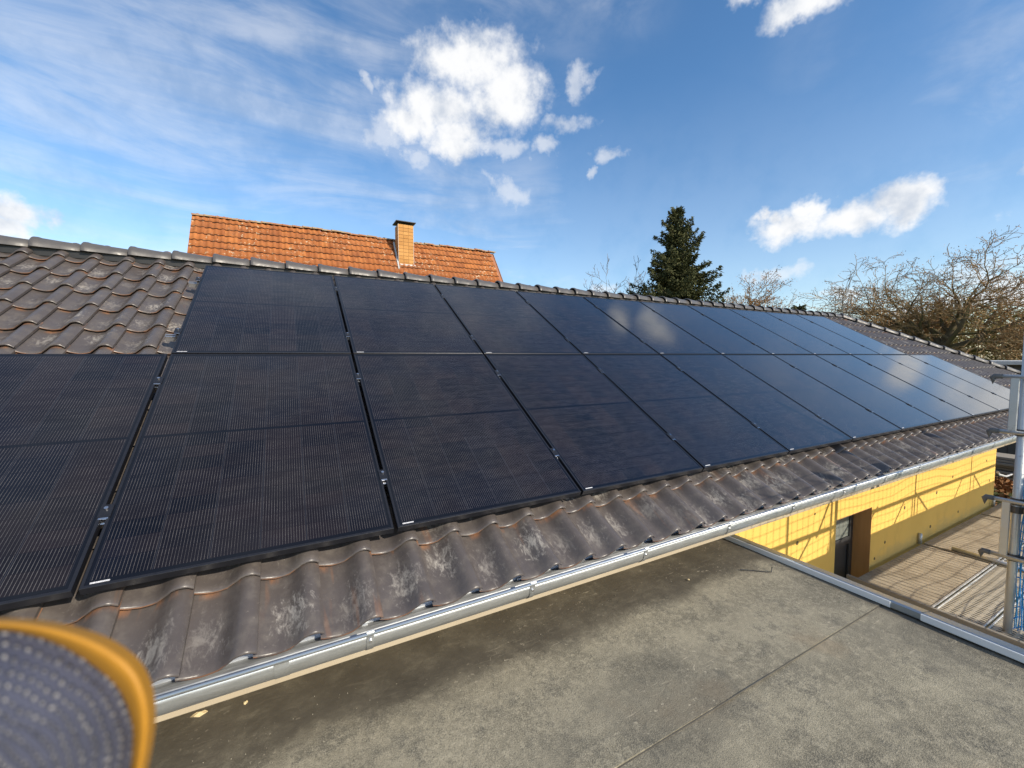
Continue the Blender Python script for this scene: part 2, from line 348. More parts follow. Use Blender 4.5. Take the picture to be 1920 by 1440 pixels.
M_GRATE = material('perforated_steel', f_grate, rough=.6, metal=.2)
def f_steel(N):
    p = N.pos(); n = N.noise(p, 9., 5, .62); b = N.mix(n, (.46, .47, .47), (.64, .65, .65))
    b = N.mix(N.math('MULTIPLY', N.ramp(N.noise(p, 22., 4, .7), .58, .72), .5), b, (.62, .56, .46))
    b = N.mix(N.math('MULTIPLY', N.ramp(N.noise(p, 13., 5, .7), .62, .74), .5), b, (.22, .13, .08))
    return {'Base Color': b, 'Roughness': N.ramp(n, .3, .7, .32, .55)}
M_STEEL = material('galvanised_tube', f_steel, metal=.55)
M_COUPLER = material('dark_steel_coupler', lambda N: {'Base Color': N.mix(N.noise(N.pos(), 40., 3), (.05, .05, .055), (.16, .15, .14))}, rough=.5, metal=.6)
M_PLASTIC = material('grey_plastic_hook', lambda N: {'Base Color': N.mix(N.noise(N.pos(), 30., 3), (.10, .095, .09), (.17, .16, .15))}, rough=.6)
M_NET = material('blue_net_cord', lambda N: {'Base Color': N.mix(N.noise(N.pos(), 60., 2), (.02, .26, .66), (.06, .42, .86))}, rough=.6)
M_BOARD = material('grey_brown_board', lambda N: {'Base Color': N.mix(N.noise(N.scale(N.pos(), (20, 1, 20)), 2., 4), (.20, .18, .15), (.33, .30, .255))}, rough=.85)
M_REVEAL = material('brown_reveal_board', lambda N: {'Base Color': N.mix(N.noise(N.scale(N.pos(), (10, 10, 1)), 4., 4), (.38, .19, .07), (.52, .29, .11))}, rough=.75)
M_DOORFR = material('anthracite_door', lambda N: {'Base Color': N.mix(N.noise(N.pos(), 12.), (.030, .031, .034), (.045, .046, .05))}, rough=.4)
M_PANE = material('window_pane', lambda N: {'Base Color': N.mix(N.noise(N.pos(), 5.), (.16, .18, .165), (.24, .26, .24))}, rough=.06, spec=.8)
M_DARK = material('plug_hole', lambda N: {'Base Color': N.mix(N.noise(N.pos(), 50.), (.10, .07, .03), (.22, .16, .07))}, rough=.9)

def f_otile(N):
    o = N.obj(); r = N.rand(); p = N.pos(); z = N.sep(p)[2]
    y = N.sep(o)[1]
    b = N.mix(r, (.29, .088, .020), (.42, .145, .036)); b = N.mix(N.math('MULTIPLY', N.ramp(N.noise(p, 2.2, 4), .4, .7), .5), b, (.20, .065, .024))
    b = N.mix(N.math('MULTIPLY', N.ramp(N.noise(p, 7., 5, .7), .52, .74), .55), b, (.17, .085, .04))
    lich = N.math('MULTIPLY', N.math('MULTIPLY', N.ramp(N.noise(p, 9.5, 3, .55), .60, .66), N.ramp(N.noise(p, .9, 2), .45, .6)), .85)
    b = N.mix(N.math('MULTIPLY', N.ramp(N.math('ABSOLUTE', y), .018, .006), .85), b, (.045, .02, .012))  # lap shadow gap and dirt painted as a dark band at the front
    b = N.mix(lich, b, (.55, .47, .33))
    return {'Base Color': b}
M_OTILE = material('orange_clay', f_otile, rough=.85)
M_ORIDGE = material('weathered_ridge_clay', lambda N: {'Base Color': N.mix(N.ramp(N.noise(N.pos(), 5., 5, .65), .4, .65), (.30, .12, .05), (.30, .25, .16))}, rough=.9)
M_BRICK = material('orange_chimney_brick', lambda N: {'Base Color': N.mix(N.rand(), (.42, .20, .052), (.54, .28, .085))}, rough=.85)
M_MORTAR = material('mortar', lambda N: {'Base Color': N.mix(N.noise(N.pos(), 9., 3), (.30, .17, .08), (.38, .25, .14))}, rough=.95)
M_CAP = material('dark_sheet_metal', lambda N: {'Base Color': N.mix(N.noise(N.pos(), 9., 3), (.025, .025, .026), (.05, .05, .05))}, rough=.45, metal=.5)
M_LEAD = material('lead_flashing', lambda N: {'Base Color': N.mix(N.noise(N.pos(), 12., 4), (.38, .38, .38), (.62, .62, .60))}, rough=.6)
M_BRICKW = material('far_brick_wall', lambda N: {'Base Color': N.mix(N.noise(N.pos(), 3., 4), (.28, .11, .06), (.36, .16, .09))}, rough=.9)
def f_grass(N):
    p = N.pos(); b = N.mix(N.noise(p, .35, 5), (.055, .075, .018), (.13, .13, .035)); b = N.mix(N.ramp(N.noise(p, 5., 5, .7), .4, .7), b, (.10, .115, .025))
    return {'Base Color': N.mix(N.math('MULTIPLY', N.ramp(N.noise(p, 1.3, 4), .58, .72), .6), b, (.12, .085, .04)), 'Normal': N.bump(N.noise(p, 26., 4), .8, .05)}
M_GRASS = material('winter_grass', f_grass, rough=.95)
def f_bark(N):
    p = N.pos(); b = N.mix(N.noise(p, 6., 4), (.075, .058, .034), (.16, .125, .07)); b = N.mix(N.math('MULTIPLY', N.ramp(N.noise(p, 1.6, 3), .45, .65), .6), b, (.115, .115, .030))
    return {'Base Color': b}
M_BARK = material('mossy_bark', f_bark, rough=.95)
M_TWIG = material('brown_twigs', lambda N: {'Base Color': N.mix(N.noise(N.pos(), 1.3, 3), (.22, .145, .07), (.34, .23, .105))}, rough=.9)
M_TWIGG = material('grey_twigs', lambda N: {'Base Color': N.mix(N.noise(N.pos(), 1.3, 3), (.13, .105, .085), (.20, .165, .14))}, rough=.9)
M_BUD = material('russet_buds', lambda N: {'Base Color': N.mix(N.noise(N.pos(), 2.5, 3), (.27, .125, .05), (.38, .20, .075))}, rough=.9)
def f_need(N):
    p = N.pos(); b = N.mix(N.noise(p, 1.3, 4), (.034, .046, .015), (.12, .12, .032))
    return {'Base Color': N.mix(N.math('MULTIPLY', N.ramp(N.noise(p, 3.1, 3), .55, .75), .6), b, (.10, .085, .03))}
M_NEEDLE = material('spruce_needles', f_need, rough=.8)
M_THICK = material('thicket_twigs', lambda N: {'Base Color': N.mix(N.noise(N.pos(), .9, 4), (.15, .135, .032), (.30, .24, .07))}, rough=.95)
M_LEAF = material('dead_leaves', lambda N: {'Base Color': N.mix(N.noise(N.pos(), 7., 3), (.16, .07, .025), (.36, .17, .06))}, rough=.9)
M_SHED = material('tarred_boards', lambda N: {'Base Color': N.mix(N.noise(N.scale(N.pos(), (1, 1, 9)), 1.4, 4), (.045, .045, .042), (.11, .10, .085))}, rough=.9)

# ------------------------------------------------------------------ ground
GZ = -3.0
gv = []; gf = []; GN = 60
for j in range(GN + 1):
    for i in range(GN + 1):
        a = (i / GN * 2 - 1); b = (j / GN * 2 - 1); x = 900 * a * abs(a) ** 1.6 + 10; y = 900 * b * abs(b) ** 1.6 + 6
        gv.append((x, y, GZ + .03 * math.sin(x * .7) * math.cos(y * .6)))
for j in range(GN):
    for i in range(GN): q = j * (GN + 1) + i; gf.append((q, q + 1, q + GN + 2, q + GN + 1))
link('ground', mesh('ground', gv, gf, True), M_GRASS, kind='structure')

# ------------------------------------------------------------------ the house with the solar roof
house = thing('house', 'long single-storey house with dark tiled hipped roof, yellow wall and zinc gutter', 'house', (6, 3.3, GZ))
U0, V_E, V_R, CO, TP = -2.36, -.362, 3.79, .3347, .2325
JOINT0 = .782 - .2325                          # a tile starts here
HU0, HK = 13.05, 1.04                           # hip: u = HU0 + (V_R - v) * HK
def hip_u(v): return HU0 + (V_R - v) * HK
BASE_N = -.170
# roof body: a closed prism below the tiles
rm = MB(); nb = BASE_N - .012
A = [roofp(U0, V_E - .01, nb), roofp(hip_u(V_E), V_E - .01, nb), roofp(HU0, V_R, nb), roofp(U0, V_R, nb)]
yr = roofp(0, V_R, nb).y; back = [Vector((p.x, 2 * yr - p.y, p.z)) for p in A]
zb = A[0].z - .05
low = [Vector((U0, A[0].y, zb)), Vector((hip_u(V_E), A[0].y, zb)), Vector((hip_u(V_E), back[0].y, zb)), Vector((U0, back[0].y, zb))]
rm.add(A + [back[0], back[1]] + low, [(0, 1, 2, 3), (3, 2, 5, 4), (1, 5, 2), (0, 6, 7, 1), (5, 1, 7, 8), (4, 5, 8, 9), (0, 3, 4, 9, 6), (6, 9, 8, 7)])
roof = rm.build('roof', M_UNDER, house)

def tile_profile(nseg):
    pts = []
    L = TP + .014
    for k in range(nseg + 1):
        x = L * k / nseg
        keys = [(0, .026), (.03, .010), (.075, .0), (.118, .006), (.146, .030), (.176, .060), (.202, .071), (.226, .066), (L, .047)]
        for (xa, za), (xb, zb_) in zip(keys, keys[1:]):
            if xa <= x <= xb + 1e-9:
                t = (x - xa) / (xb - xa); t = t * t * (3 - 2 * t) * .35 + t * .65; z = za + (zb_ - za) * t; break
        pts.append((x, z))
    return pts
def tile_geo(nseg=14, length=.405, lift=.030, th=.016):
    pr = tile_profile(nseg); n = len(pr); v = []; f = []
    rings = [(.002, -th), (-.005, -th * .55), (-.004, -.005), (.003, -.0004), (.03, 0.), (length, 0.)]
    for y, dz in rings:
        for x, z in pr:
            v.append((x, y, z + dz + lift * (1 - max(y, 0) / length)))
    for r in range(len(rings) - 1):
        for k in range(n - 1): f.append((r * n + k, r * n + k + 1, (r + 1) * n + k + 1, (r + 1) * n + k))
    o = len(v); e = n - 1                       # right-hand edge
    for r in (3, 5): v.append(v[r * n + e]); 
    v.append((v[o][0], v[o][1], v[o][2] - th)); v.append((v[o + 1][0], v[o + 1][1], v[o + 1][2] - th))
    f.append((o, o + 2, o + 3, o + 1))
    return v, f
tv, tf = tile_geo()
ME_TILE = mesh('roof_tile', tv, tf, True); ME_TILE.materials.append(M_TILE)
cv, cf = tile_geo(9)
stuff = MB(); cand = []
ncol0 = math.floor((U0 - JOINT0) / TP)
for row in range(13):
    v0 = V_E + row * CO
    if v0 > V_R - .1: continue
    for c in range(ncol0, 80):
        u0 = JOINT0 + c * TP
        if u0 < U0 or u0 + TP > hip_u(v0 + .17) + .05: continue
        visible = (row <= 1 and u0 < 12.0) or (row >= 6 and u0 < .05) or (u0 > 11.45 + (0 if v0 > 1.6 else 1.0) - .1 and row >= 1)
        p = roofp(u0, v0, BASE_N)
        if visible:
            px = Vector((u0 + .1, p.y, p.z)) - CAM
            cand.append((px.length - (1.5 if row >= 6 and u0 < 0 else 0), row, u0, v0))
        else:
            stuff.add([roofp(u0 + a, v0 + b, BASE_N + d) for a, b, d in cv], cf)
cand.sort()
for i, (d, row, u0, v0) in enumerate(cand):
    if i < 300:
        jit = random.uniform(-.004, .004)
        o = link('tile', ME_TILE, None, roof, loc=roofp(u0, v0 + jit, BASE_N), rot=(SL + random.uniform(-.006, .006), random.uniform(-.008, .008), random.uniform(-.006, .006)))
    else:
        stuff.add([roofp(u0 + a, v0 + b, BASE_N + dd) for a, b, dd in cv], cf)
stuff.build('tile_field', M_TILEF, roof, smooth=True, kind='stuff')

# ridge tiles: tapered half-round caps with a collar at the end that faces left
def cap_geo(L=.385, r0=.122, r1=.089, th=.014, nseg=12, squash=.84):
    v = []; f = []
    squash = squash; rings = [(0, r0 - th, 1), (-.003, r0 - .002, 0), (.002, r0 + .004, 0), (.03, r0 + .004, 0), (.05, r0 - .004, 0), (L * .5, (r0 + r1) / 2 - .002, 0), (L, r1, 0), (L, r1 - th, 0)]
    n = nseg + 1
    for x, r, _ in rings:
        for k in range(n):
            a = math.pi * (k / nseg); v.append((x, -math.cos(a) * r, math.sin(a) * r * squash))
    for q in range(len(rings) - 1):
        for k in range(n - 1): f.append((q * n + k, (q + 1) * n + k, (q + 1) * n + k + 1, q * n + k + 1))
    for side in (0, n - 1):                    # long lower lips
        o = len(v)
        for q in (2, 6): v.append(v[q * n + side])
        for q in (0, 7): v.append(v[q * n + side])
        f.append((o, o + 1, o + 3, o + 2))
    return v, f
v_, f_ = cap_geo(); ME_CAP = mesh('ridge_cap', v_, f_, True); ME_CAP.materials.append(M_RIDGE)
RIDGE_Y, RIDGE_Z = yr, 1.845
x = -2.30; k = 0
while x < HU0 - .1:
    link('ridge_tile', ME_CAP, None, roof, loc=(x, RIDGE_Y, RIDGE_Z + random.uniform(-.004, .004)), rot=(random.uniform(-.02, .02), R(1.0), random.uniform(-.006, .006)))
    x += .332; k += 1
hp0 = Vector((HU0 + .05, RIDGE_Y, RIDGE_Z + .0)); hp1 = roofp(hip_u(V_E), V_E, BASE_N + .05)
hd = (hp1 - hp0); hl = hd.length; hd.normalize()
yaw = math.atan2(hd.y, hd.x); pit = -math.asin(hd.z)
for k in range(int(hl / .335) + 1):
    p = hp0 + hd * (k * .335)
    link('hip_tile', ME_CAP, None, roof, loc=p + Vector((0, 0, .0)), rot=(random.uniform(-.02, .02), pit - R(1.0) + R(180) * 0, yaw))
MB().tube([(HU0 + .08 + .3 * t, RIDGE_Y - .12 * t * 0, RIDGE_Z - .01 - .05 * t) for t in (0, .3, .6, 1)], [.125, .12, .11, .08], 12).build('ridge_end_cap', M_RIDGE, roof, smooth=True)
# dark strip standing in for the shaded gap under the ridge tiles
MB().bbox((-2.36, RIDGE_Y - .075, RIDGE_Z - .07), (HU0, RIDGE_Y + .075, RIDGE_Z + .02)).build('ridge_gap_shade', M_CAP, roof)

# walls -------------------------------------------------------------
WY = .08; XW0, XW1 = -2.2, 10.76; DX0, DX1, DZT, DZB = 5.68, 6.465, -.866, -2.95
wm = MB()
T = .30; zt = -.36
def wall_box(x0, x1, z0, z1): wm.box((x0, WY, z0), (x1, WY + T, z1))
wall_box(XW0, DX0, GZ, zt); wall_box(DX1, XW1, GZ, zt); wm.box((DX0, WY, DZT), (DX1, WY + T, zt))
wm.box((XW1 - T, WY + T, GZ), (XW1, 6.4, zt)); wm.box((XW0, WY + T, GZ), (XW0 + T, 6.4, zt)); wm.box((XW0 + T, 6.1, GZ), (XW1 - T, 6.4, zt))
wall = wm.build('wall', M_YEL, house)
for (px, pz, s) in [(4.42, -.62, .02), (4.95, -.95, .02), (5.25, -.72, .012), (6.85, -1.36, .018), (7.35, -1.03, .022), (8.2, -1.44, .022), (8.35, -1.0, .024), (9.2, -1.42, .018), (8.9, -.86, .02), (10.5, -1.15, .02), (10.3, -.8, .018), (6.6, -1.5, .016)]:
    MB().tube([(px, WY - .003, pz), (px, WY + .01, pz)], s, 10).build('plug', M_DARK, wall)
# door opening: reveal boards, door leaf with pane
DY = WY + .165
door = MB().bbox((DX0 + .01, DY + .012, DZB), (DX1 - .012, DY + .05, DZT - .012), .003).build('door', M_DOORFR, house)
MB().box((6.00, DY + .004, -1.24), (6.365, DY + .02, DZT - .05)).build('pane', M_PANE, door)
for (a, b) in [((5.94, DY - .012, -2.9), (5.997, DY + .009, DZT - .02)), ((6.368, DY - .012, -2.9), (6.44, DY + .009, DZT - .02)), ((6.0, DY - .010, -1.33), (6.365, DY + .009, -1.245)), ((6.0, DY - .010, DZT - .05), (6.365, DY + .009, DZT - .021))]:
    MB().bbox(a, b, .003).build('door_frame', M_DOORFR, door)
MB().bbox((DX1 - .010, WY - .008, DZB), (DX1 - .002, DY + .10, DZT - .002), .002).build('reveal_board', M_REVEAL, house)
MB().bbox((DX0 + .002, WY + .004, DZT - .012), (DX1 - .012, DY + .10, DZT - .003), .002).build('lintel_board', M_REVEAL, house)
# fascia and soffit
FY = -.205; FZ0, FZ1 = -.458, -.345
fascia = MB().bbox((U0 + .05, FY, FZ0), (hip_u(V_E) - .1, FY + .024, FZ1), .003).build('fascia_board', M_FASCIA, house)
MB().box((U0 + .05, FY + .026, FZ0 + .012), (hip_u(V_E) - .1, WY - .002, FZ0 + .024)).build('soffit', M_FASCIA, house)
post = MB().bbox((16.6, -.1, GZ), (16.74, .04, FZ0 + .01), .01); post.build('carport_post', M_BOARD, house)


# gutter --------------------------------------------------------------
GR, GYC, GZC = .074, -.273, -.296
def gutter_section(r, thick=0):
    pts = [(GYC + r, GZC + .004)]
    for k in range(15):
        a = math.pi * k / 14; pts.append((GYC + r * math.cos(a), GZC - r * math.sin(a)))
    pts.append((GYC - r, GZC + .022))
    return pts
def sweep(sec, x0, x1, nx=2, close=False):
    m = MB(); n = len(sec)
    for i in range(nx):
        xx = x0 + (x1 - x0) * i / (nx - 1)
        for y, z in sec: m.v.append((xx, y, z))
    for i in range(nx - 1):
        for k in range(n - (0 if close else 1)): m.f.append((i * n + k, i * n + (k + 1) % n, (i + 1) * n + (k + 1) % n, (i + 1) * n + k))
    return m
so, si = gutter_section(GR), gutter_section(GR - .0025)
XG1 = hip_u(V_E) - .05
gutter = sweep(so + si[::-1], U0, XG1, 2, True).build('gutter', M_ZINC, house, smooth=True)
by, bz = GYC - GR - .004, GZC + .024
MB().tube([(U0, by + .001, bz), (XG1, by + .001, bz)], .0078, 12).build('rolled_bead', M_ZINC, gutter, smooth=True)
bx = .945 - 4 * .765; sec = gutter_section(GR + .003)
while bx < XG1:
    b = sweep(sec[3:] + [(GYC - GR - .016, GZC + .034), (GYC - GR - .004, GZC + .039)], bx, bx + .028).build('bracket', M_ZINC, gutter, smooth=True)
    MB().tube([(bx + .014, GYC - GR - .003, GZC - .006), (bx + .014, GYC - GR - .009, GZC - .006)], .006, 8).build('rivet', M_BOLT, gutter)
    # arm to the fascia
    MB().bbox((bx + .002, GYC + GR - .012, -.318), (bx + .026, FY + .04, -.310), .001).build('bracket_arm', M_ZINC, gutter)
    bx += .765
sweep([(-.17, -.302), (-.222, -.322), (-.236, -.330), (-.240, -.342), (-.238, -.342), (-.234, -.332), (-.22, -.3245)], U0, XG1).build('eaves_flashing', M_ZINC, gutter)
for jx in (.62, 4.62, 8.62, 12.62):
    sweep(gutter_section(GR + .0018)[1:], jx, jx + .05).build('joint_sleeve', M_ZINC, gutter, smooth=True)

# ------------------------------------------------------------------ flat-roofed extension
FRZ = -.62
ext = thing('flat_roof_extension', 'low extension with grey bitumen flat roof and metal edge, below the gutter', 'extension', (1, -2.5, GZ))
XE1 = 3.745
def sheet(x0, x1, y0, y1, z, name, nx=50, ny=20):
    v = []; f = []
    for j in range(ny + 1):
        for i in range(nx + 1):
            xx = x0 + (x1 - x0) * i / nx; yy = y0 + (y1 - y0) * j / ny
            v.append((xx, yy, z + .003 * math.sin(xx * 2.1 + yy) + .0022 * math.sin(xx * 5.3 - yy * 4.1) + .0010 * math.sin(xx * 13 + 3 * math.sin(yy * 7))))
    for j in range(ny):
        for i in range(nx): q = j * (nx + 1) + i; f.append((q, q + 1, q + nx + 2, q + nx + 1))
    o = len(v)                                   # front edge turned down
    for i in range(nx + 1): v.append((v[i][0], v[i][1], v[i][2] - .0001)); v.append((v[i][0], v[i][1] - .001, v[i][2] - .007))
    for i in range(nx): f.append((o + 2 * i + 2, o + 2 * i, o + 2 * i + 1, o + 2 * i + 3))
    return link(name, mesh(name, v, f, True), M_BIT, ext)
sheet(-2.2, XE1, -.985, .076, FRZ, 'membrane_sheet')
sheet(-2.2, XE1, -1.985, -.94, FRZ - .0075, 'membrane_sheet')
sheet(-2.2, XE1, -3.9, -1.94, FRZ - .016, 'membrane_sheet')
MB().box((-2.2, -.9905, FRZ - .0068), (XE1, -.9872, FRZ - .002)).build('seam_bead', M_BITEDGE, ext)
MB().box((-2.19, -3.88, GZ), (3.80, .074, FRZ - .032)).build('extension_wall', M_PLAST, ext)
# metal edge trim, raised inner lip, sloping top, drip
tr = MB()
def trim_sec(dx=0, dz=0): return [(3.735 + dx, FRZ + .004), (3.738 + dx, FRZ + .034 + dz), (3.752 + dx, FRZ + .040 + dz), (3.862, FRZ + .012 + dz), (3.872, FRZ + .008 + dz), (3.872, FRZ - .12), (3.868, FRZ - .12)]
def trim(y0, y1, dz=0.):
    m = MB(); s_ = trim_sec(0, dz); n = len(s_)
    for y in (y0, y1):
        for a, c in s_: m.v.append((a, y, c))
    for k in range(n - 1): m.f.append((k, k + 1, n + k + 1, n + k))
    return m
edge = trim(-3.9, .07).build('edge_trim', M_TRIM, ext)
for ya, yb in ((-3.9, -1.162), (-1.03, .07)): MB().bbox((3.7285, ya, FRZ + .003), (3.7355, yb, FRZ + .041), .002).build('trim_lip', M_LIP, edge)
trim(-1.16, -1.03, .0025).build('joint_plate', M_TRIM, edge)
MB().bbox((3.874, -3.9, FRZ - .16), (3.93, .07, FRZ - .05), .003).build('edge_timber', M_FASCIA, ext)

# ------------------------------------------------------------------ solar panels
PW, PH, GAP = 1.134, 1.722, .020
fm = MB(); lip = .011; HT = .035
o_ = [(0, 0), (PW, 0), (PW, PH), (0, PH)]; ch = .0012
i_ = [(lip, lip), (PW - lip, lip), (PW - lip, PH - lip), (lip, PH - lip)]
oc = [(ch, ch), (PW - ch, ch), (PW - ch, PH - ch), (ch, PH - ch)]
fm.v = [(x, y, -HT) for x, y in o_] + [(x, y, -ch) for x, y in o_] + [(x, y, 0) for x, y in oc] + [(x, y, 0) for x, y in i_] + [(x, y, -.006) for x, y in i_] + [(x, y, -HT) for x, y in [(.03, .03), (PW - .03, .03), (PW - .03, PH - .03), (.03, PH - .03)]]
for r in range(4):
    for k in range(4): q = (k + 1) % 4; fm.f.append((r * 4 + k, r * 4 + q, r * 4 + 4 + q, r * 4 + 4 + k))
for k in range(4): q = (k + 1) % 4; fm.f.append((k, 20 + k, 20 + q, q))
ME_PF = mesh('panel_frame', fm.v, fm.f); ME_PF.materials.append(M_FRAME)
gm = MB().box((lip - .001, lip - .001, -.0052), (PW - lip + .001, PH - lip + .001, -.0014)); ME_PG = mesh('panel_glass', gm.v, gm.f); ME_PG.materials.append(M_CELL)
sm = MB().box((.026, .0145, -.0013), (.082, .0210, -.0006)); ME_PS = mesh('panel_label', sm.v, sm.f); ME_PS.materials.append(M_STICK)
ordn = ['first', 'second', 'third', 'fourth', 'fifth', 'sixth', 'seventh', 'eighth', 'ninth', 'tenth', 'eleventh', 'twelfth']
def panel(col, row):
    cols = range(-1, 11) if row == 0 else range(0, 10)
    idx = col - cols[0]; n = len(cols)
    side = f'{ordn[idx]} from the left' if idx < n / 2 else (f'{ordn[n - 1 - idx]} from the right' if idx < n - 1 else 'last at the right end')
    if row == 0 and col == -1: lab = 'black solar panel of the lower row cut off by the left picture edge'
    elif row == 1 and col == 0: lab = 'black solar panel at left end of upper row, beside the bare roof tiles'
    elif idx == n - 1: lab = f'black solar panel at far right end of the {"lower" if row == 0 else "upper"} row'
    else: lab = f'black solar panel in the {"lower" if row == 0 else "upper"} row, {side}'
    t = thing('solar_panel', lab, 'solar panel', roofp(col * (PW + GAP), row * (PH + GAP)), (SL + random.uniform(-.0012, .0012), random.uniform(-.0012, .0012), 0), 'solar panels on the tiled roof')
    link('frame', ME_PF, None, t, local=True); link('glass', ME_PG, None, t, local=True); link('barcode_label', ME_PS, None, t, local=True)
for c in range(-1, 11): panel(c, 0)
for c in range(0, 10): panel(c, 1)

# mounting rails with clamps
ME_CL = None
for vi, (v, row, lab) in enumerate([(.37, 0, 'aluminium mounting rail under lower panel row, the one nearer the gutter'), (1.40, 0, 'aluminium mounting rail under lower panel row, the one nearer its top edge'),
                        (2.06, 1, 'aluminium mounting rail under upper panel row with lower protruding end on the tiles'), (3.09, 1, 'aluminium mounting rail under upper panel row with topmost protruding end near the ridge')]):
    c0, c1 = (-1, 11) if row == 0 else (0, 10)
    x0 = c0 * (PW + GAP) - .085; x1 = c1 * (PW + GAP) + .05
    t = thing('mounting_rail', lab, 'rail', roofp(x0, v, -.077), (SL, 0, 0), 'mounting rails')
    L = x1 - x0
    m = MB(); m.box((0, -.02, 0), (L, .02, .004)); m.box((0, -.02, .0042), (L, -.016, .038)); m.box((0, .016, .0042), (L, .02, .038)); m.box((0, -.0158, .034), (L, -.007, .038)); m.box((0, .007, .034), (L, .0158, .038))
    m.build('rail', M_ALU, t, local=True)
    MB().box((-.004, -.022, -.002), (-.0005, .022, .040)).build('rail_end_cap', M_ALU, t, local=True)
    if ME_CL is None:
        a = MB().bbox((-.021, -.035, .0770), (.021, .035, .0815), .001); a.box((-.0085, -.034, .040), (.0085, .034, .0768)); ME_CL = mesh('clamp', a.v, a.f); ME_CL.materials.append(M_FRAME)
        a = MB().tube([(0, .01, .0817), (0, .01, .090)], .0075, 8); ME_CB = mesh('bolt', a.v, a.f); ME_CB.materials.append(M_BOLT)
        a = MB().box((-.009, -.062, .044), (.009, -.036, .066)); a.box((-.016, -.045, .0766), (.016, -.0365, .0800)); ME_CS = mesh('clip', a.v, a.f); ME_CS.materials.append(M_BOLT)
    for c in range(c0, c1 + 1):
        if c == c1: continue
        cx = c * (PW + GAP) - GAP / 2 - x0
        if c == c0: cx = c * (PW + GAP) - .011 - x0
        o = link('clamp', ME_CL, None, t, local=True, loc=(cx, 0, 0))
        link('bolt', ME_CB, None, o, local=True); link('clip', ME_CS, None, o, local=True)
    for hx in np.arange(.25, L, 1.16):           # roof hooks under the rail
        MB().bbox((hx - .016, -.03, -.055), (hx + .016, .15, -.047), .002).bbox((hx - .0155, -.03, -.0465), (hx + .0155, -.0225, -.0005), .001).build('roof_hook', M_ALU, t, local=True)

# ------------------------------------------------------------------ scaffold
DZ = -1.563
scaf = thing('scaffold', 'galvanised tube scaffold with wooden deck along the yellow wall', 'scaffold', (8, -.7, GZ))
SX, SY = 6.16, -1.02
def tube(name, pts, r=.0242, mat=M_STEEL, parent=None, n=14): return MB().tube(pts, r, n).build(name, mat, parent or scaf, smooth=True)
pole = tube('upright', [(SX, SY, GZ), (SX, SY, 1.35)], .029)
for z in (.19, -.405, -.475, -.895): MB().tube([(SX, SY, z - .028), (SX, SY, z + .028)], .041, 12).bbox((SX - .02, SY - .062, z - .02), (SX + .02, SY - .037, z + .02), .004).build('coupler', M_COUPLER, pole, smooth=False)
for z in (.665, .19, -.405, -.895):
    rl = tube('guard_rail', [(SX - .045, -.862, z), (SX - .045, -1.75, z)], .017)
    MB().tube([(SX - .045, -.90, z), (SX - .045, -.852, z), (SX - .045, -.845, z - .012), (SX - .045, -.845, z - .072)], .021, 10).build('hook', M_PLASTIC, rl, smooth=True)
for z0, z1 in ((.20, .655), (-.885, -.415)):
    MB().bbox((SX - .056, -.996, z0), (SX - .034, -.947, z1), .003).build('guard_plate', M_STEEL, scaf)
OY = -1.5
for ux in (4.86, 5.48, 6.28, 8.28, 8.35, 8.44, 10.34, 10.48):
    tube('upright', [(ux, OY, GZ), (ux, OY, .9 if ux in (5.48, 6.28, 8.35, 10.34) else .08)], .0175 if ux in (5.48, 6.28, 8.35, 10.34) else .014)
for z in (.10,):
    tube('ledger', [(4.3, OY - .05, z), (12.2, OY - .05, z)], .021)
for (a, b, za, zb_) in [(6.30, 7.3, -.62, .08), (8.35, 9.2, .08, -.55), (7.35, 8.05, -.60, .06), (9.35, 10.0, -.55, .06), (10.4, 11.3, .06, -.6), (5.2, 5.9, -.6, .05)]:
    tube('diagonal_brace', [(a, OY + .04, za), (b, OY + .04, zb_)], .014)
for k, z in enumerate((-.70, -.548, -.396)):  # unseen boards added outside to cast the shadow band low on the wall
    for x0, x1 in ((5.05, 7.1), (7.11, 9.2), (9.21, 12.0)): MB().bbox((x0, OY + .07, z), (x1, OY + .10, z + .149), .003).build('shadow_board', M_BOARD, scaf)
def mkdeck(x0, x1):
    d = MB().box((x0, -.56, DZ - .05), (x1, .035, DZ - .021)).build('deck', M_BOARD, scaf)
    n = int((x1 - x0) / .0755)
    for k in range(n):
        xa = x0 + (x1 - x0) * k / n; xb = x0 + (x1 - x0) * (k + 1) / n - .005
        me = MB().bbox((-(xb - xa) / 2, -.29, 0), ((xb - xa) / 2, .29, .018), .0035)
        me.build('slat', M_DECK, d, loc=((xa + xb) / 2, -.265, DZ - .0205 + random.uniform(-.0012, .0012)), rot=(0, random.uniform(-.006, .006), random.uniform(-.002, .002)))
    for yy in (-.585, ):
        MB().bbox((x0, yy + .006, DZ - .05), (x1, yy + .024, DZ + .004), .002).build('deck_edge', M_STEEL, d)
for x0, x1 in ((5.25, 7.78), (7.84, 9.9), (9.96, 12.0)):
    mkdeck(x0, x1)
    for y0 in (-.905, -1.235): 
        g = MB().bbox((x0, y0, DZ - .06), (x1, y0 + .305, DZ), .004).build('steel_plank', M_GRATE, scaf)
        for yy in (y0 - .004, y0 + .297): MB().bbox((x0, yy, DZ - .05), (x1, yy + .012, DZ + .007), .002).build('plank_rim', M_STEEL, g)
for xx in (5.21, 7.81, 9.93, 12.0): tube('transom', [(xx, .03, DZ - .05), (xx, -1.5, DZ - .05)], .02)
tube('lying_tube', [(7.87, -.22, DZ + .022), (7.85, -.98, DZ + .022)], .022)
tube('wall_anchor', [(7.80, .055, DZ - .02), (7.80, .055, DZ + .12)], .020)
tube('wall_anchor', [(10.62, .045, DZ - .02), (10.62, .045, DZ + .14)], .020)
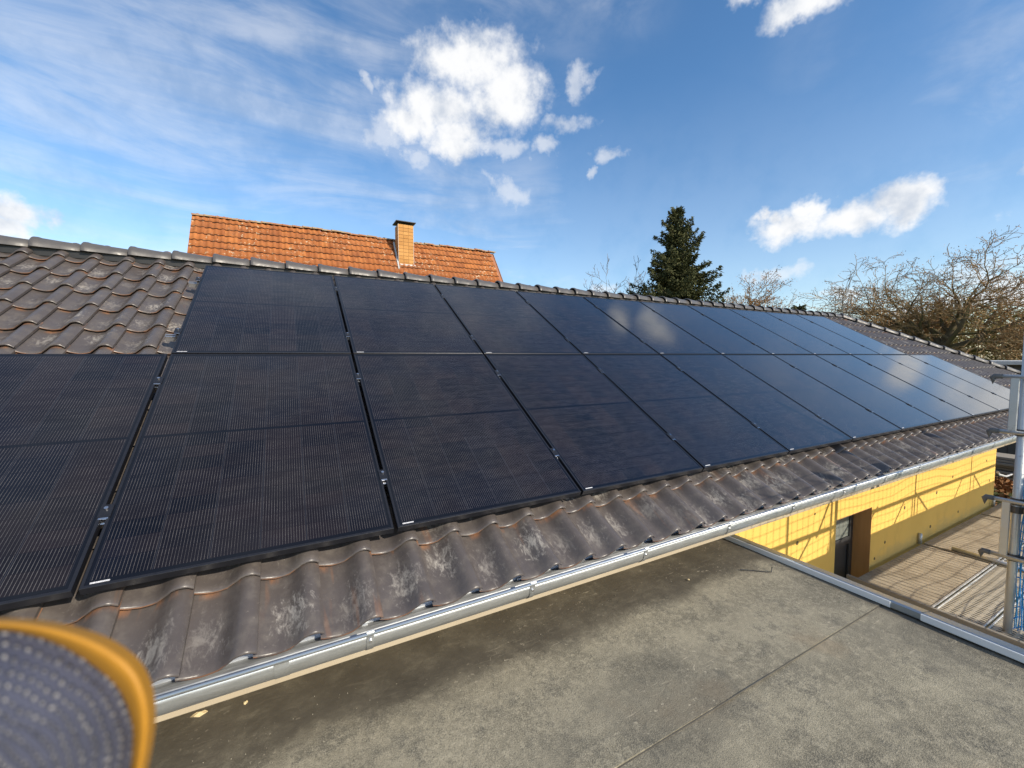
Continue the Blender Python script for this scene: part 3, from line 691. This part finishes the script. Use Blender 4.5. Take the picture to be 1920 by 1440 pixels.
MB().bbox((5.805, -1.62, DZ + .003), (5.84, .02, DZ + .105), .004).build('toe_board', M_BOARD, scaf)
MB().bbox((5.66, -1.62, DZ + .003), (5.72, .0, DZ + .025), .004).build('end_timber', M_DECK, scaf)

# blue safety net: a bunched end and the long outer side
net = MB()
def cord(pts, r): net.tube(pts, r, 3, cap=False)
def npt(x, z): return (x, OY - .02 + .03 * math.sin(x * 2.3 + z * 1.7) + .012 * math.sin(x * 7 + z * 3), z + .018 * math.sin(x * 3.1) + .03 * math.sin(x * 1.0))
for x in np.arange(4.35, 12.0, .1): cord([npt(x + .012 * math.sin(z * 4 + x * 5), z) for z in np.arange(-1.5, .72, .1)], .0035)
for z in np.arange(-1.5, .72, .1): cord([npt(x, z) for x in np.arange(4.35, 12.0, .1)], .0035)
for k in range(40):
    y = -1.045 - .011 * k; ph = random.uniform(0, 6)
    cord([(SX + .06 + .018 * math.sin(z * 6 + ph) + .02 * math.sin(ph * 3), y + .008 * math.sin(z * 8 + ph * 2), z) for z in np.arange(-1.54, -.10, .08)], .0048)
for z in np.arange(-1.52, -.1, .085):
    cord([(SX + .05 + .02 * math.sin(k * 1.3 + z * 9), -1.04 - .02 * k, z + .02 * math.sin(k * .9 + z * 5)) for k in range(24)], .0048)
net.build('safety_net', M_NET, None, label='blue knotted safety net hanging behind the scaffold upright at right edge', category='net')

# ------------------------------------------------------------------ neighbour's house
nh = thing('neighbour_house', 'house behind the ridge with steep orange tiled roof and brick chimney', 'house', (3.7, 20, GZ))
NX0, NX1, NY, NZR, NT_ = -2.35, 9.83, 17.0, 6.13, 1.4
hn = math.sqrt(1 + NT_ * NT_); NA = math.atan(NT_)
def nroof(x, s, n=0.):                      # s: distance down the slope from the ridge
    return Vector((x, NY - s / hn - n * NT_ / hn, NZR - s * NT_ / hn + n / hn))
dep = 7.2
A0, A1 = nroof(NX0 + .03, 0, -.05), nroof(NX1 - .03, 0, -.05); B0, B1 = nroof(NX0 + .03, dep, -.05), nroof(NX1 - .03, dep, -.05)
m = MB(); bk = [Vector((p.x, 2 * NY - p.y, p.z)) for p in (B0, B1)]
m.add([A0, A1, B1, B0, bk[0], bk[1]], [(3, 2, 1, 0), (0, 1, 5, 4), (0, 4, 3), (1, 2, 5), (3, 4, 5, 2)])
nroof_o = m.build('roof', M_BRICKW, nh)
m = MB().box((NX0 + .25, B0.y + .3, GZ), (NX1 - .25, bk[0].y - .3, B0.z + .25)); m.build('wall', M_BRICKW, nh)
OW, OC = .2030, .344
def otile_geo():
    prof = [(0, .010), (.035, .0), (.075, .002), (.11, .022), (.145, .036), (.180, .030), (.208, .012)]
    v = []; f = []; n = len(prof)
    for s, d in ((.0, -.036), (0., .0), (-OC - .05, -.046)):
        for x, z in prof: v.append((x, -s, z + d + .046))
    for r in range(2):
        for k in range(n - 1): f.append((r * n + k, r * n + k + 1, (r + 1) * n + k + 1, (r + 1) * n + k))
    return v, f
ov, of = otile_geo(); ME_OT = mesh('orange_tile', ov, of, True); ME_OT.materials.append(M_OTILE)
ncols = int((NX1 - NX0) / OW); rest = MB(); cnt = 0
chx0, chx1 = 4.905, 5.555
rotm = Matrix.Rotation(NA, 3, 'X')
for row in range(14):
    s = .30 + row * OC
    for c in range(ncols):
        x = NX0 + c * OW + .01; p = nroof(x, s, -.03)
        inframe = row < 5
        if inframe and cnt < 300:
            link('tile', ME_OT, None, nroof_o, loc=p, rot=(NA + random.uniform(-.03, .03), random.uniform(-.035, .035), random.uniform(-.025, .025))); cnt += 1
        else:
            rest.add([p + rotm @ Vector(q) for q in ov], of)
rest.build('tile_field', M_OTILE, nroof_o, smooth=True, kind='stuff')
v_, f_ = cap_geo(.40, .105, .095, .014, 8, .8); ME_NC = mesh('orange_ridge_cap', v_, f_, True); ME_NC.materials.append(M_ORIDGE)
x = NX0
while x < NX1 - .2:
    link('ridge_tile', ME_NC, None, nroof_o, loc=(x, NY, NZR - .01 + random.uniform(-.02, .02) + .03 * math.sin(x * .9)), rot=(0, R(.5) + random.uniform(-.02, .02), random.uniform(-.03, .03))); x += .36
for xx in (NX0 + .0, NX1 - .02):
    m = MB(); q = [nroof(xx, 0, -.02), nroof(xx, dep, -.02), nroof(xx, dep, -.14), nroof(xx, 0, -.14)]
    m.add(q + [p + Vector((.02, 0, 0)) for p in q], [(0, 1, 2, 3), (7, 6, 5, 4), (0, 4, 5, 1), (1, 5, 6, 2), (2, 6, 7, 3)]); m.build('verge_board', M_ORIDGE, nroof_o)
# chimney of brick courses
CY0, CY1 = 16.15, 16.15 + .56; CZ0, CZ1 = 4.55, 6.62
chim = MB().box((chx0 + .012, CY0 + .012, CZ0), (chx1 - .012, CY1 - .012, CZ1)).build('chimney', M_MORTAR, nh)
bh = .148
ME_B1 = mesh('brick_f', *(lambda b: (b.v, b.f))(MB().bbox((0, 0, 0), (.208, .05, bh - .012), .004))); ME_B1.materials.append(M_BRICK)
ME_B2 = mesh('brick_s', *(lambda b: (b.v, b.f))(MB().bbox((0, 0, 0), (.05, .178, bh - .012), .004))); ME_B2.materials.append(M_BRICK)
for r in range(14):
    z = CZ0 + r * bh + .004
    for k in range(3):
        link('brick', ME_B1, None, chim, loc=(chx0 + .004 + k * .2165, CY0 - random.uniform(0, .004), z))
        link('brick', ME_B2, None, chim, loc=(chx0 - random.uniform(0, .003), CY0 + .056 + k * .184 - .03 * 0, z)) if k < 3 and CY0 + .056 + k * .184 + .178 < CY1 + .06 else None
        if z > 5.3: link('brick', ME_B2, None, chim, loc=(chx1 - .05 + .002, CY0 + .056 + k * .184, z))
for xx in (chx0 - .010, chx1 - .002): MB().box((xx, CY0 - .012, CZ0 + .3), (xx + .012, CY0 - .0045, CZ1)).build('corner_strip', M_LEAD, chim)
MB().bbox((chx0 - .06, CY0 - .05, 4.80), (chx1 + .06, CY0 - .006, 4.93), .004).build('flashing', M_LEAD, chim)
m = MB(); q = [nroof(chx0 - .07, .15, .03), nroof(chx0 - .07, 1.75, .03), nroof(chx0 - .012, 1.75, .05), nroof(chx0 - .012, .15, .05)]
m.add(q + [p - Vector((0, 0, .05)) for p in q], [(0, 1, 2, 3), (4, 7, 6, 5), (0, 4, 5, 1), (1, 5, 6, 2), (2, 6, 7, 3), (3, 7, 4, 0)]); m.build('flashing', M_LEAD, chim)
for cxx in (chx0 + .06, chx1 - .06):
    for cyy in (CY0 + .06, CY1 - .06): MB().tube([(cxx, cyy, CZ1), (cxx, cyy, CZ1 + .10)], .012, 6).build('cap_leg', M_CAP, chim)
MB().bbox((chx0 - .10, CY0 - .10, CZ1 + .09), (chx1 + .10, CY1 + .10, CZ1 + .125), .01).build('chimney_cap', M_CAP, chim)

# ------------------------------------------------------------------ trees
def at(az_dir, dist): return Vector((CAM.x + az_dir[0] * dist, CAM.y + az_dir[1] * dist, 0))
def grow(rng, p, d, L, r, level, maxl, out, tips, o):
    n = max(3, int(5 - level * .5)); pts = [p.copy()]; rad = [r]; dd = d.copy()
    for i in range(n):
        w = Vector(rng.normal(0, 1, 3)) * o['wob'] * (1 + .25 * level); dd = (dd + w + Vector((0, 0, o['up'] * (1 if level else .5)))).normalized()
        p = p + dd * (L / n); pts.append(p.copy()); rad.append(max(r * (1 - .72 * (i + 1) / n), o['rmin']))
    out.append((level, pts, rad))
    if level >= maxl: tips.append((pts[-1], dd)); return
    k = o['kids'][min(level, len(o['kids']) - 1)]
    for j in range(k):
        t = o['t0'] + (1 - o['t0']) * (j + rng.uniform(.2, .9)) / k; t = min(t, .99)
        i = int(t * n); q = pts[i].lerp(pts[i + 1], t * n - i); base = (pts[i + 1] - pts[i]).normalized()
        ax = Vector(rng.normal(0, 1, 3)); side = base.cross(ax).normalized(); an = rng.uniform(*o['ang'])
        nd = (base * math.cos(an) + side * math.sin(an)); nd.z = nd.z * o.get('flat', 1.); nd.normalize()
        grow(rng, q, nd, L * rng.uniform(*o['ratio']), max(rad[i] * o['rr'], o['rmin']), level + 1, maxl, out, tips, o)
    grow(rng, pts[-1], dd, L * rng.uniform(*o['ratio']), rad[-1], level + 1, maxl, out, tips, o)
def bare_tree(name, label, base, H, r0, seed, o, maxl=5, buds=0, budmat=None, twig=M_TWIG, trunk_l=None, cat='tree', bark=M_BARK, stems=None, lean=(0, 0, 1)):
    rng = np.random.default_rng(seed); out = []; tips = []
    t = thing(name, label, cat, (base.x, base.y, GZ), group='trees behind the roof')
    st = stems or [(Vector((base.x, base.y, GZ)), Vector(lean), trunk_l or H * .4, r0)]
    for (p, d, L, r) in st: grow(rng, p, d.normalized(), L, r, 0, maxl, out, tips, o)
    a = MB(); b = MB()
    for lv, pts, rad in out:
        (a if lv <= 1 else b).tube(pts, rad, 7 if lv == 0 else 5 if lv == 1 else 4 if lv == 2 else 3, cap=False)
    a.build('trunk', bark, t, smooth=True); c = b.build('crown', twig, t)
    if buds:
        m = MB()
        for p, d in tips:
            for _ in range(buds):
                q = p + Vector(rng.normal(0, .10, 3)); e = Vector(rng.normal(0, 1, 3)).normalized() * o.get('bud', .07); g = Vector(rng.normal(0, 1, 3)).normalized() * o.get('bud', .07) * .6
                m.add([q - e, q + g, q + e, q - g], [(0, 1, 2, 3)])
        m.build('buds', budmat or M_BUD, c)
    return t
def spruce(name, label, base, H, Rb, seed, skew=0.):
    rng = np.random.default_rng(seed); t = thing(name, label, 'tree', (base.x, base.y, GZ), group='trees behind the roof')
    tr_ = MB(); tr_.tube([(base.x, base.y, GZ + H * k / 8) for k in range(9)], [.22 * (1 - k / 8.3) + .015 for k in range(9)], 8)
    m = MB()
    z = 1.2
    while z < H - .1:
        f = z / H; nb = int(rng.integers(6, 9)) if f < .9 else 4
        Lb = Rb * (1 - f) ** .72 * (1.0 if f > .25 else .75 + f)
        a0 = rng.uniform(0, 6.28)
        for k in range(nb):
            a = a0 + 6.283 * k / nb + rng.uniform(-.3, .3); L = max(Lb * rng.uniform(.45, 1.2), .42); dr = Vector((math.cos(a), math.sin(a), 0)); sd = Vector((-dr.y, dr.x, 0))
            pts = []
            for s in np.linspace(0, 1, 6): pts.append(Vector((base.x, base.y, GZ + z)) + dr * (L * s) + Vector((0, 0, L * (-.42 * s + .40 * s * s * s + (.25 * s if f > .8 else 0)))))
            tr_.tube(pts, [.035 * (1 - s) + .008 for s in np.linspace(0, 1, 6)], 3, cap=False)
            nn = int(16 + L * 54)
            for q in range(nn):
                s = rng.uniform(.12, 1.02); i = min(int(s * 5), 4); p = pts[i].lerp(pts[i + 1], s * 5 - i)
                w = L * .30 * (1.05 - s) + .07
                p = p + sd * rng.uniform(-w, w) + Vector((0, 0, rng.uniform(-.22, .06)))
                e = (dr * rng.uniform(.1, 1) + sd * rng.uniform(-.8, .8) + Vector((0, 0, rng.uniform(-.9, .35)))).normalized() * rng.uniform(.08, .19)
                g = e.cross(Vector(rng.normal(0, 1, 3))).normalized() * rng.uniform(.028, .058)
                m.add([p - e * .4 - g, p - e * .4 + g, p + e], [(0, 1, 2)])
                g2 = e.cross(g).normalized() * g.length
                m.add([p - e * .4 - g2, p - e * .4 + g2, p + e], [(0, 1, 2)])
        z += rng.uniform(.16, .26)
    tr_.build('trunk', M_BARK, t); m.build('crown', M_NEEDLE, t)
D = 28.
spruce('spruce_tree', 'tall dark green spruce rising behind the roof ridge', at((.763, .650), D), .84 + .33 * D + 3.0 + .15, 5.2, 3)
OKO = dict(wob=.17, up=.01, kids=[6, 4, 4, 3, 2], t0=.22, ang=(.4, 1.05), ratio=(.50, .70), rr=.62, rmin=.0145, bud=.05, flat=.7)
d0 = 42.; ob = at((.962, .272), d0)
fork = Vector((ob.x, ob.y, 1.0))
stems = [(Vector((ob.x, ob.y, GZ)), Vector((0, 0, 1)), 4.6, .46)]
def limb(dx, dyy, dz, L, r): 
    rt = Vector((.30, -.95, 0)); fw = Vector((.95, .30, 0)); return (Vector((ob.x, ob.y, 1.3)), rt * dx + fw * dyy + Vector((0, 0, dz)), L * 1.32, r * 1.4)
stems += [limb(-.97, .1, .30, 3.4, .17), limb(-.7, -.2, .55, 2.9, .18), limb(-.2, .2, .95, 2.9, .17), limb(.35, .2, .85, 3.0, .19), limb(.95, -.1, .42, 3.2, .19), limb(.9, .5, .15, 3.2, .15), limb(-.95, -.4, .12, 3.1, .13), limb(.1, .9, .4, 2.2, .15), limb(.6, -.5, .6, 2.5, .15)]
bare_tree('oak_tree', 'broad bare oak with crooked mossy limbs and russet tips at right', ob, 8, .4, 11, OKO, maxl=4, buds=3, stems=stems)
SO = dict(wob=.09, up=.09, kids=[9, 4, 3, 2], t0=.18, ang=(.6, 1.15), ratio=(.36, .5), rr=.45, rmin=.009, bud=.07)
bare_tree('larch_tree', 'reddish-brown leafless conical tree right of the spruce', at((.848, .53), 33), 9.5, .16, 21, dict(SO, kids=[44, 8, 4], t0=.42, ang=(.7, 1.25), ratio=(.20, .36), up=.03, wob=.06, bud=.05, rmin=.012), maxl=3, buds=3, trunk_l=7.5, twig=M_TWIG)
bare_tree('bare_tree', 'thin pale leafless tree left of the spruce', at((.690, .724), 31), 8, .10, 31, dict(SO, kids=[14, 5, 4, 2], up=.12, rmin=.012), maxl=4, trunk_l=6.8, twig=M_TWIGG)
bare_tree('bare_tree', 'slender leafless tree with upright stems between larch and oak', at((.911, .412), 33), 7, .09, 41, dict(SO, kids=[6, 4, 2], ang=(.3, .7), up=.16, rmin=.012), maxl=3, trunk_l=5.6, twig=M_TWIGG)
bare_tree('bare_tree', 'low twiggy brown tree just above the ridge, left of the slender one', at((.885, .466), 34), 5, .09, 51, dict(SO, kids=[16, 5, 4], bud=.05), maxl=3, buds=2, trunk_l=4.8)
spruce('small_spruce', 'tiny dark conifer tip peeking over the ridge before the oak', at((.890, .456), 31), 7.1, 1.3, 61)

# thicket and hedge behind the oak
rng = np.random.default_rng(5); th = MB()
for k in range(22000):
    s = rng.uniform(0, 1); dist = rng.uniform(46, 58); a = R(70) + s * R(28)
    hgt = 6.6 + 1.2 * math.sin(s * 9) + rng.normal(0, .6)
    p = Vector((CAM.x + math.sin(a) * dist, CAM.y + math.cos(a) * dist, GZ + rng.uniform(.1, 1) ** .7 * hgt))
    e = Vector((rng.normal(0, .6), rng.normal(0, .6), rng.uniform(-.2, 1))).normalized() * rng.uniform(.3, 1.0); g = e.cross(Vector(rng.normal(0, 1, 3))).normalized() * rng.uniform(.025, .08)
    th.add([p - g, p + g, p + e], [(0, 1, 2)])
th.build('thicket', M_THICK, None, kind='stuff', label='olive-brown leafless thicket behind the oak', category='thicket')

# ------------------------------------------------------------------ garden beyond the wall corner
shed = thing('garden_shed', 'low dark board shed with pale flat roof edge beneath the oak', 'shed', (23.5, 3.0, GZ))
m = MB(); 
for k in range(26): MB().bbox((22.0 + .02 * (k % 2), 0.4 + k * .2, GZ), (22.05 + .02 * (k % 2), 0.4 + k * .2 + .193, .55), .004).build('board', M_SHED, shed)
MB().box((22.1, .4, GZ), (25, 5.6, .54)).build('shed_body', M_SHED, shed)
MB().bbox((21.8, .2, .55), (25.2, 5.8, .68), .01).build('roof_slab', M_LEAD, shed)
ts = thing('timber_stack', 'stack of old dark planks lying on the grass beyond the wall', 'timber', (20.5, 2.6, GZ))
for k in range(9): MB().bbox((19.6 + random.uniform(-.1, .1), .5 + random.uniform(-.3, .3), GZ + .04 + k * .085), (20.3 + random.uniform(-.1, .1), 5.2 + random.uniform(-.3, .3), GZ + .04 + k * .085 + .07), .006).build('plank', M_BOARD, ts)
lf = MB(); rng = np.random.default_rng(9)
for k in range(2600):
    p = Vector((rng.normal(17.0, .9), rng.normal(1.6, .9), GZ + .03)); p.z += max(0, .55 - .28 * ((p.x - 17) ** 2 + (p.y - 1.6) ** 2)) + rng.uniform(0, .05)
    e = Vector(rng.normal(0, 1, 3)).normalized() * .07; g = e.cross(Vector(rng.normal(0, 1, 3))).normalized() * .045
    lf.add([p - e, p + g, p + e, p - g], [(0, 1, 2, 3)])
lf.build('leaf_pile', M_LEAF, None, kind='stuff', label='heap of brown dead leaves on the ground beyond the wall corner', category='leaves')
MB().tube([(10.8, .06, -1.05), (13, .5, -1.5), (15, .8, -1.9), (17.5, 1.2, -2.3)], .02, 6).build('cable', M_STICK, None, label='white cable slanting from the wall corner into the garden', category='cable')

# ------------------------------------------------------------------ small things on the flat roof
MB().tube([(3.37, -.36, FRZ + .012), (3.43, -.40, FRZ + .008), (3.50, -.462, FRZ + .008), (3.525, -.478, FRZ + .010), (3.545, -.47, FRZ + .035)], .0035, 6).build('bent_wire', M_CAP, None, label='black bent wire lying on the flat roof near the metal edge', category='wire')
gm_ = MB(); rg = np.random.default_rng(77)
for k in range(600):
    gx, gy = rg.uniform(-.3, 3.7), (rg.normal(-.42, .10) if rg.uniform() < .45 else rg.uniform(-1.9, .0)); gs = rg.uniform(.0010, .0030); gz = FRZ + .003 - (.0085 if gy < -.985 else 0)
    q = [(gx + gs * math.cos(a) * rg.uniform(.7, 1.4), gy + gs * math.sin(a) * rg.uniform(.7, 1.4), gz) for a in (0, 2.1, 4.2)] + [(gx, gy, gz + gs * 1.3)]
    gm_.add(q, [(0, 1, 3), (1, 2, 3), (2, 0, 3)])
gm_.build('grit', material('pale_grit', lambda N: {'Base Color': N.mix(N.noise(N.pos(), 90.), (.14, .125, .09), (.42, .38, .29))}, rough=.9), None, kind='stuff', label='scattered pale grit on the flat roof', category='grit')
def crumb(x, y, s, seed, lab, mat, el=1.):
    rg = np.random.default_rng(seed); m = MB(); pts = []
    for (a, b, c) in [(1, 0, 0), (-1, 0, 0), (0, 1, 0), (0, -1, 0), (0, 0, 1), (.6, .6, .5), (-.6, .6, .6), (.6, -.6, .4), (-.6, -.6, .5)]: pts.append((x + a * s * el * rg.uniform(.7, 1.2), y + b * s * rg.uniform(.7, 1.2), FRZ + .004 + c * s * .7 * rg.uniform(.7, 1.2)))
    f = [(0, 5, 4), (5, 2, 4), (2, 6, 4), (6, 1, 4), (1, 8, 4), (8, 3, 4), (3, 7, 4), (7, 0, 4), (0, 2, 5), (2, 1, 6), (1, 3, 8), (3, 0, 7)]
    m.add(pts, f); m.build('foam_crumb', mat, None, label=lab, category='debris', group='crumbs on the flat roof')
M_FOAM = material('foam_crumb', lambda N: {'Base Color': N.mix(N.noise(N.pos(), 60.), (.58, .43, .22), (.72, .60, .36))}, rough=.9)
crumb(.335, -.01, .016, 1, 'long yellowish crumb on flat roof beside the yellow-edged glove', M_FOAM, 1.8)
crumb(.494, -.035, .011, 2, 'round tan crumb on the flat roof right of the long one', M_FOAM)
crumb(.526, .04, .006, 3, 'tiny yellow crumb on the flat roof close under the gutter', M_FOAM)
crumb(2.96, -.27, .008, 4, 'small pale crumb on flat roof left of the bent wire', M_FOAM)

# ------------------------------------------------------------------ gloved finger in front of the lens
GD = .17
def cpt(px, py, d): return CAM + (fwd + right * ((px - 960) / 769.5) - up * ((py - 720) / 769.5)) * d
gl = thing('glove', 'blurred grey-blue knitted glove with mustard-yellow edge, close in the bottom-left corner', 'glove', tuple(cpt(60, 1430, GD)))
OUTER = [(-420, 1180), (-260, 1168), (-120, 1160), (0, 1158), (70, 1162), (130, 1172), (190, 1190), (240, 1218), (272, 1252), (289, 1300), (292, 1350), (286, 1400), (276, 1450), (262, 1540), (250, 1680), (240, 1850)]
INNER = [(-420, 1204), (-260, 1192), (-120, 1184), (0, 1182), (60, 1192), (110, 1209), (155, 1234), (193, 1262), (222, 1292), (241, 1330), (249, 1370), (248, 1412), (243, 1455), (230, 1540), (216, 1680), (204, 1850)]
def outline(key, k, n):
    """smooth silhouette, from the far left over the rounded corner and down"""
    t = k / n * (len(key) - 1); i = min(int(t), len(key) - 2); u = t - i
    p = [Vector(key[max(0, min(len(key) - 1, i + j))]) for j in (-1, 0, 1, 2)]
    return .5 * ((2 * p[1]) + (p[2] - p[0]) * u + (2 * p[0] - 5 * p[1] + 4 * p[2] - p[3]) * u * u + (3 * p[1] - p[0] - 3 * p[2] + p[3]) * u ** 3)
GC = Vector((-330., 1760.))
def glove_shell(pf, df, rows, nn=60):
    v = []; f = []
    for r in range(rows + 1):
        t = r / rows
        for k in range(nn + 1):
            p = pf(outline(INNER, k, nn), outline(OUTER, k, nn), t)
            v.append(cpt(p.x, p.y, GD - df(t)) - Vector(gl.location))
    for r in range(rows):
        for k in range(nn): a = r * (nn + 1) + k; f.append((a, a + 1, a + nn + 2, a + nn + 1))
    return v, f
v_, f_ = glove_shell(lambda a, b, t: GC + (a - GC) * (.05 + .965 * t), lambda t: .055 * math.sqrt(max(0, 1 - ((.05 + .965 * t) * .93) ** 2)), 30)
def f_knit(N):
    uv0 = N.node('ShaderNodeUVMap').outputs[0]; uvw = N.vm('MULTIPLY_ADD', N.vm('SUBTRACT', N.noise(uv0, 11., 3, color=True), (.5, .5, .5)), (.035, .045, 0), uv0); x, y, z = N.sep(uvw)
    row = N.math('MULTIPLY', y, 25.); fr = N.math('SUBTRACT', N.math('FRACT', row), .5)
    col = N.math('ADD', N.math('MULTIPLY', x, 36.), N.math('MULTIPLY', N.math('FLOOR', row), .5)); fc = N.math('SUBTRACT', N.math('FRACT', col), .5)
    d = N.vm('LENGTH', N.comb(N.math('MULTIPLY', fr, 1.25), fc, 0.))
    st = N.ramp(d, .40, .12)
    n = N.noise(N.comb(x, y, 0.), 9., 3)
    base = N.mix(N.math('MULTIPLY', st, N.math('MULTIPLY', N.ramp(n, .3, .7, .15, .8), N.ramp(N.noise(uv0, 40., 2), .3, .7, .35, 1.))), N.mix(N.noise(N.comb(x, y, 0.), 4., 3), (.022, .024, .040), (.070, .076, .115)), (.50, .48, .47))
    return {'Base Color': base, 'Normal': N.bump(st, .9, .003)}
M_KNIT = material('grey_blue_knit', f_knit, rough=.9)
me = mesh('knit', v_, f_, True); uvl = me.uv_layers.new(name='uv'); n1 = 61
for lp in me.loops: uvl.data[lp.index].uv = ((lp.vertex_index % n1) / 60, (lp.vertex_index // n1) / 30)
link('knit_back', me, M_KNIT, gl, local=True)
v_, f_ = glove_shell(lambda a, b, t: a.lerp(b, t), lambda t: .0205 + .0022 * math.sin(math.pi * min(1, t * 1.2)) - .030 * max(0, t - .6) ** 1.6, 12)
M_MUST = material('mustard_rubber', lambda N: {'Base Color': N.mix(N.noise(N.obj(), 120., 3), (.36, .165, .012), (.44, .205, .016))}, rough=.6)
link('rubber_edge', mesh('edge', v_, f_, True), M_MUST, gl, local=True)
v_, f_ = glove_shell(lambda a, b, t: GC + (b - GC) * (.02 + .978 * t), lambda t: -.03 * math.sqrt(max(0, 1 - t * t)) + .010, 10)
link('palm_side', mesh('palm', v_, f_, True), M_MUST, gl, local=True)
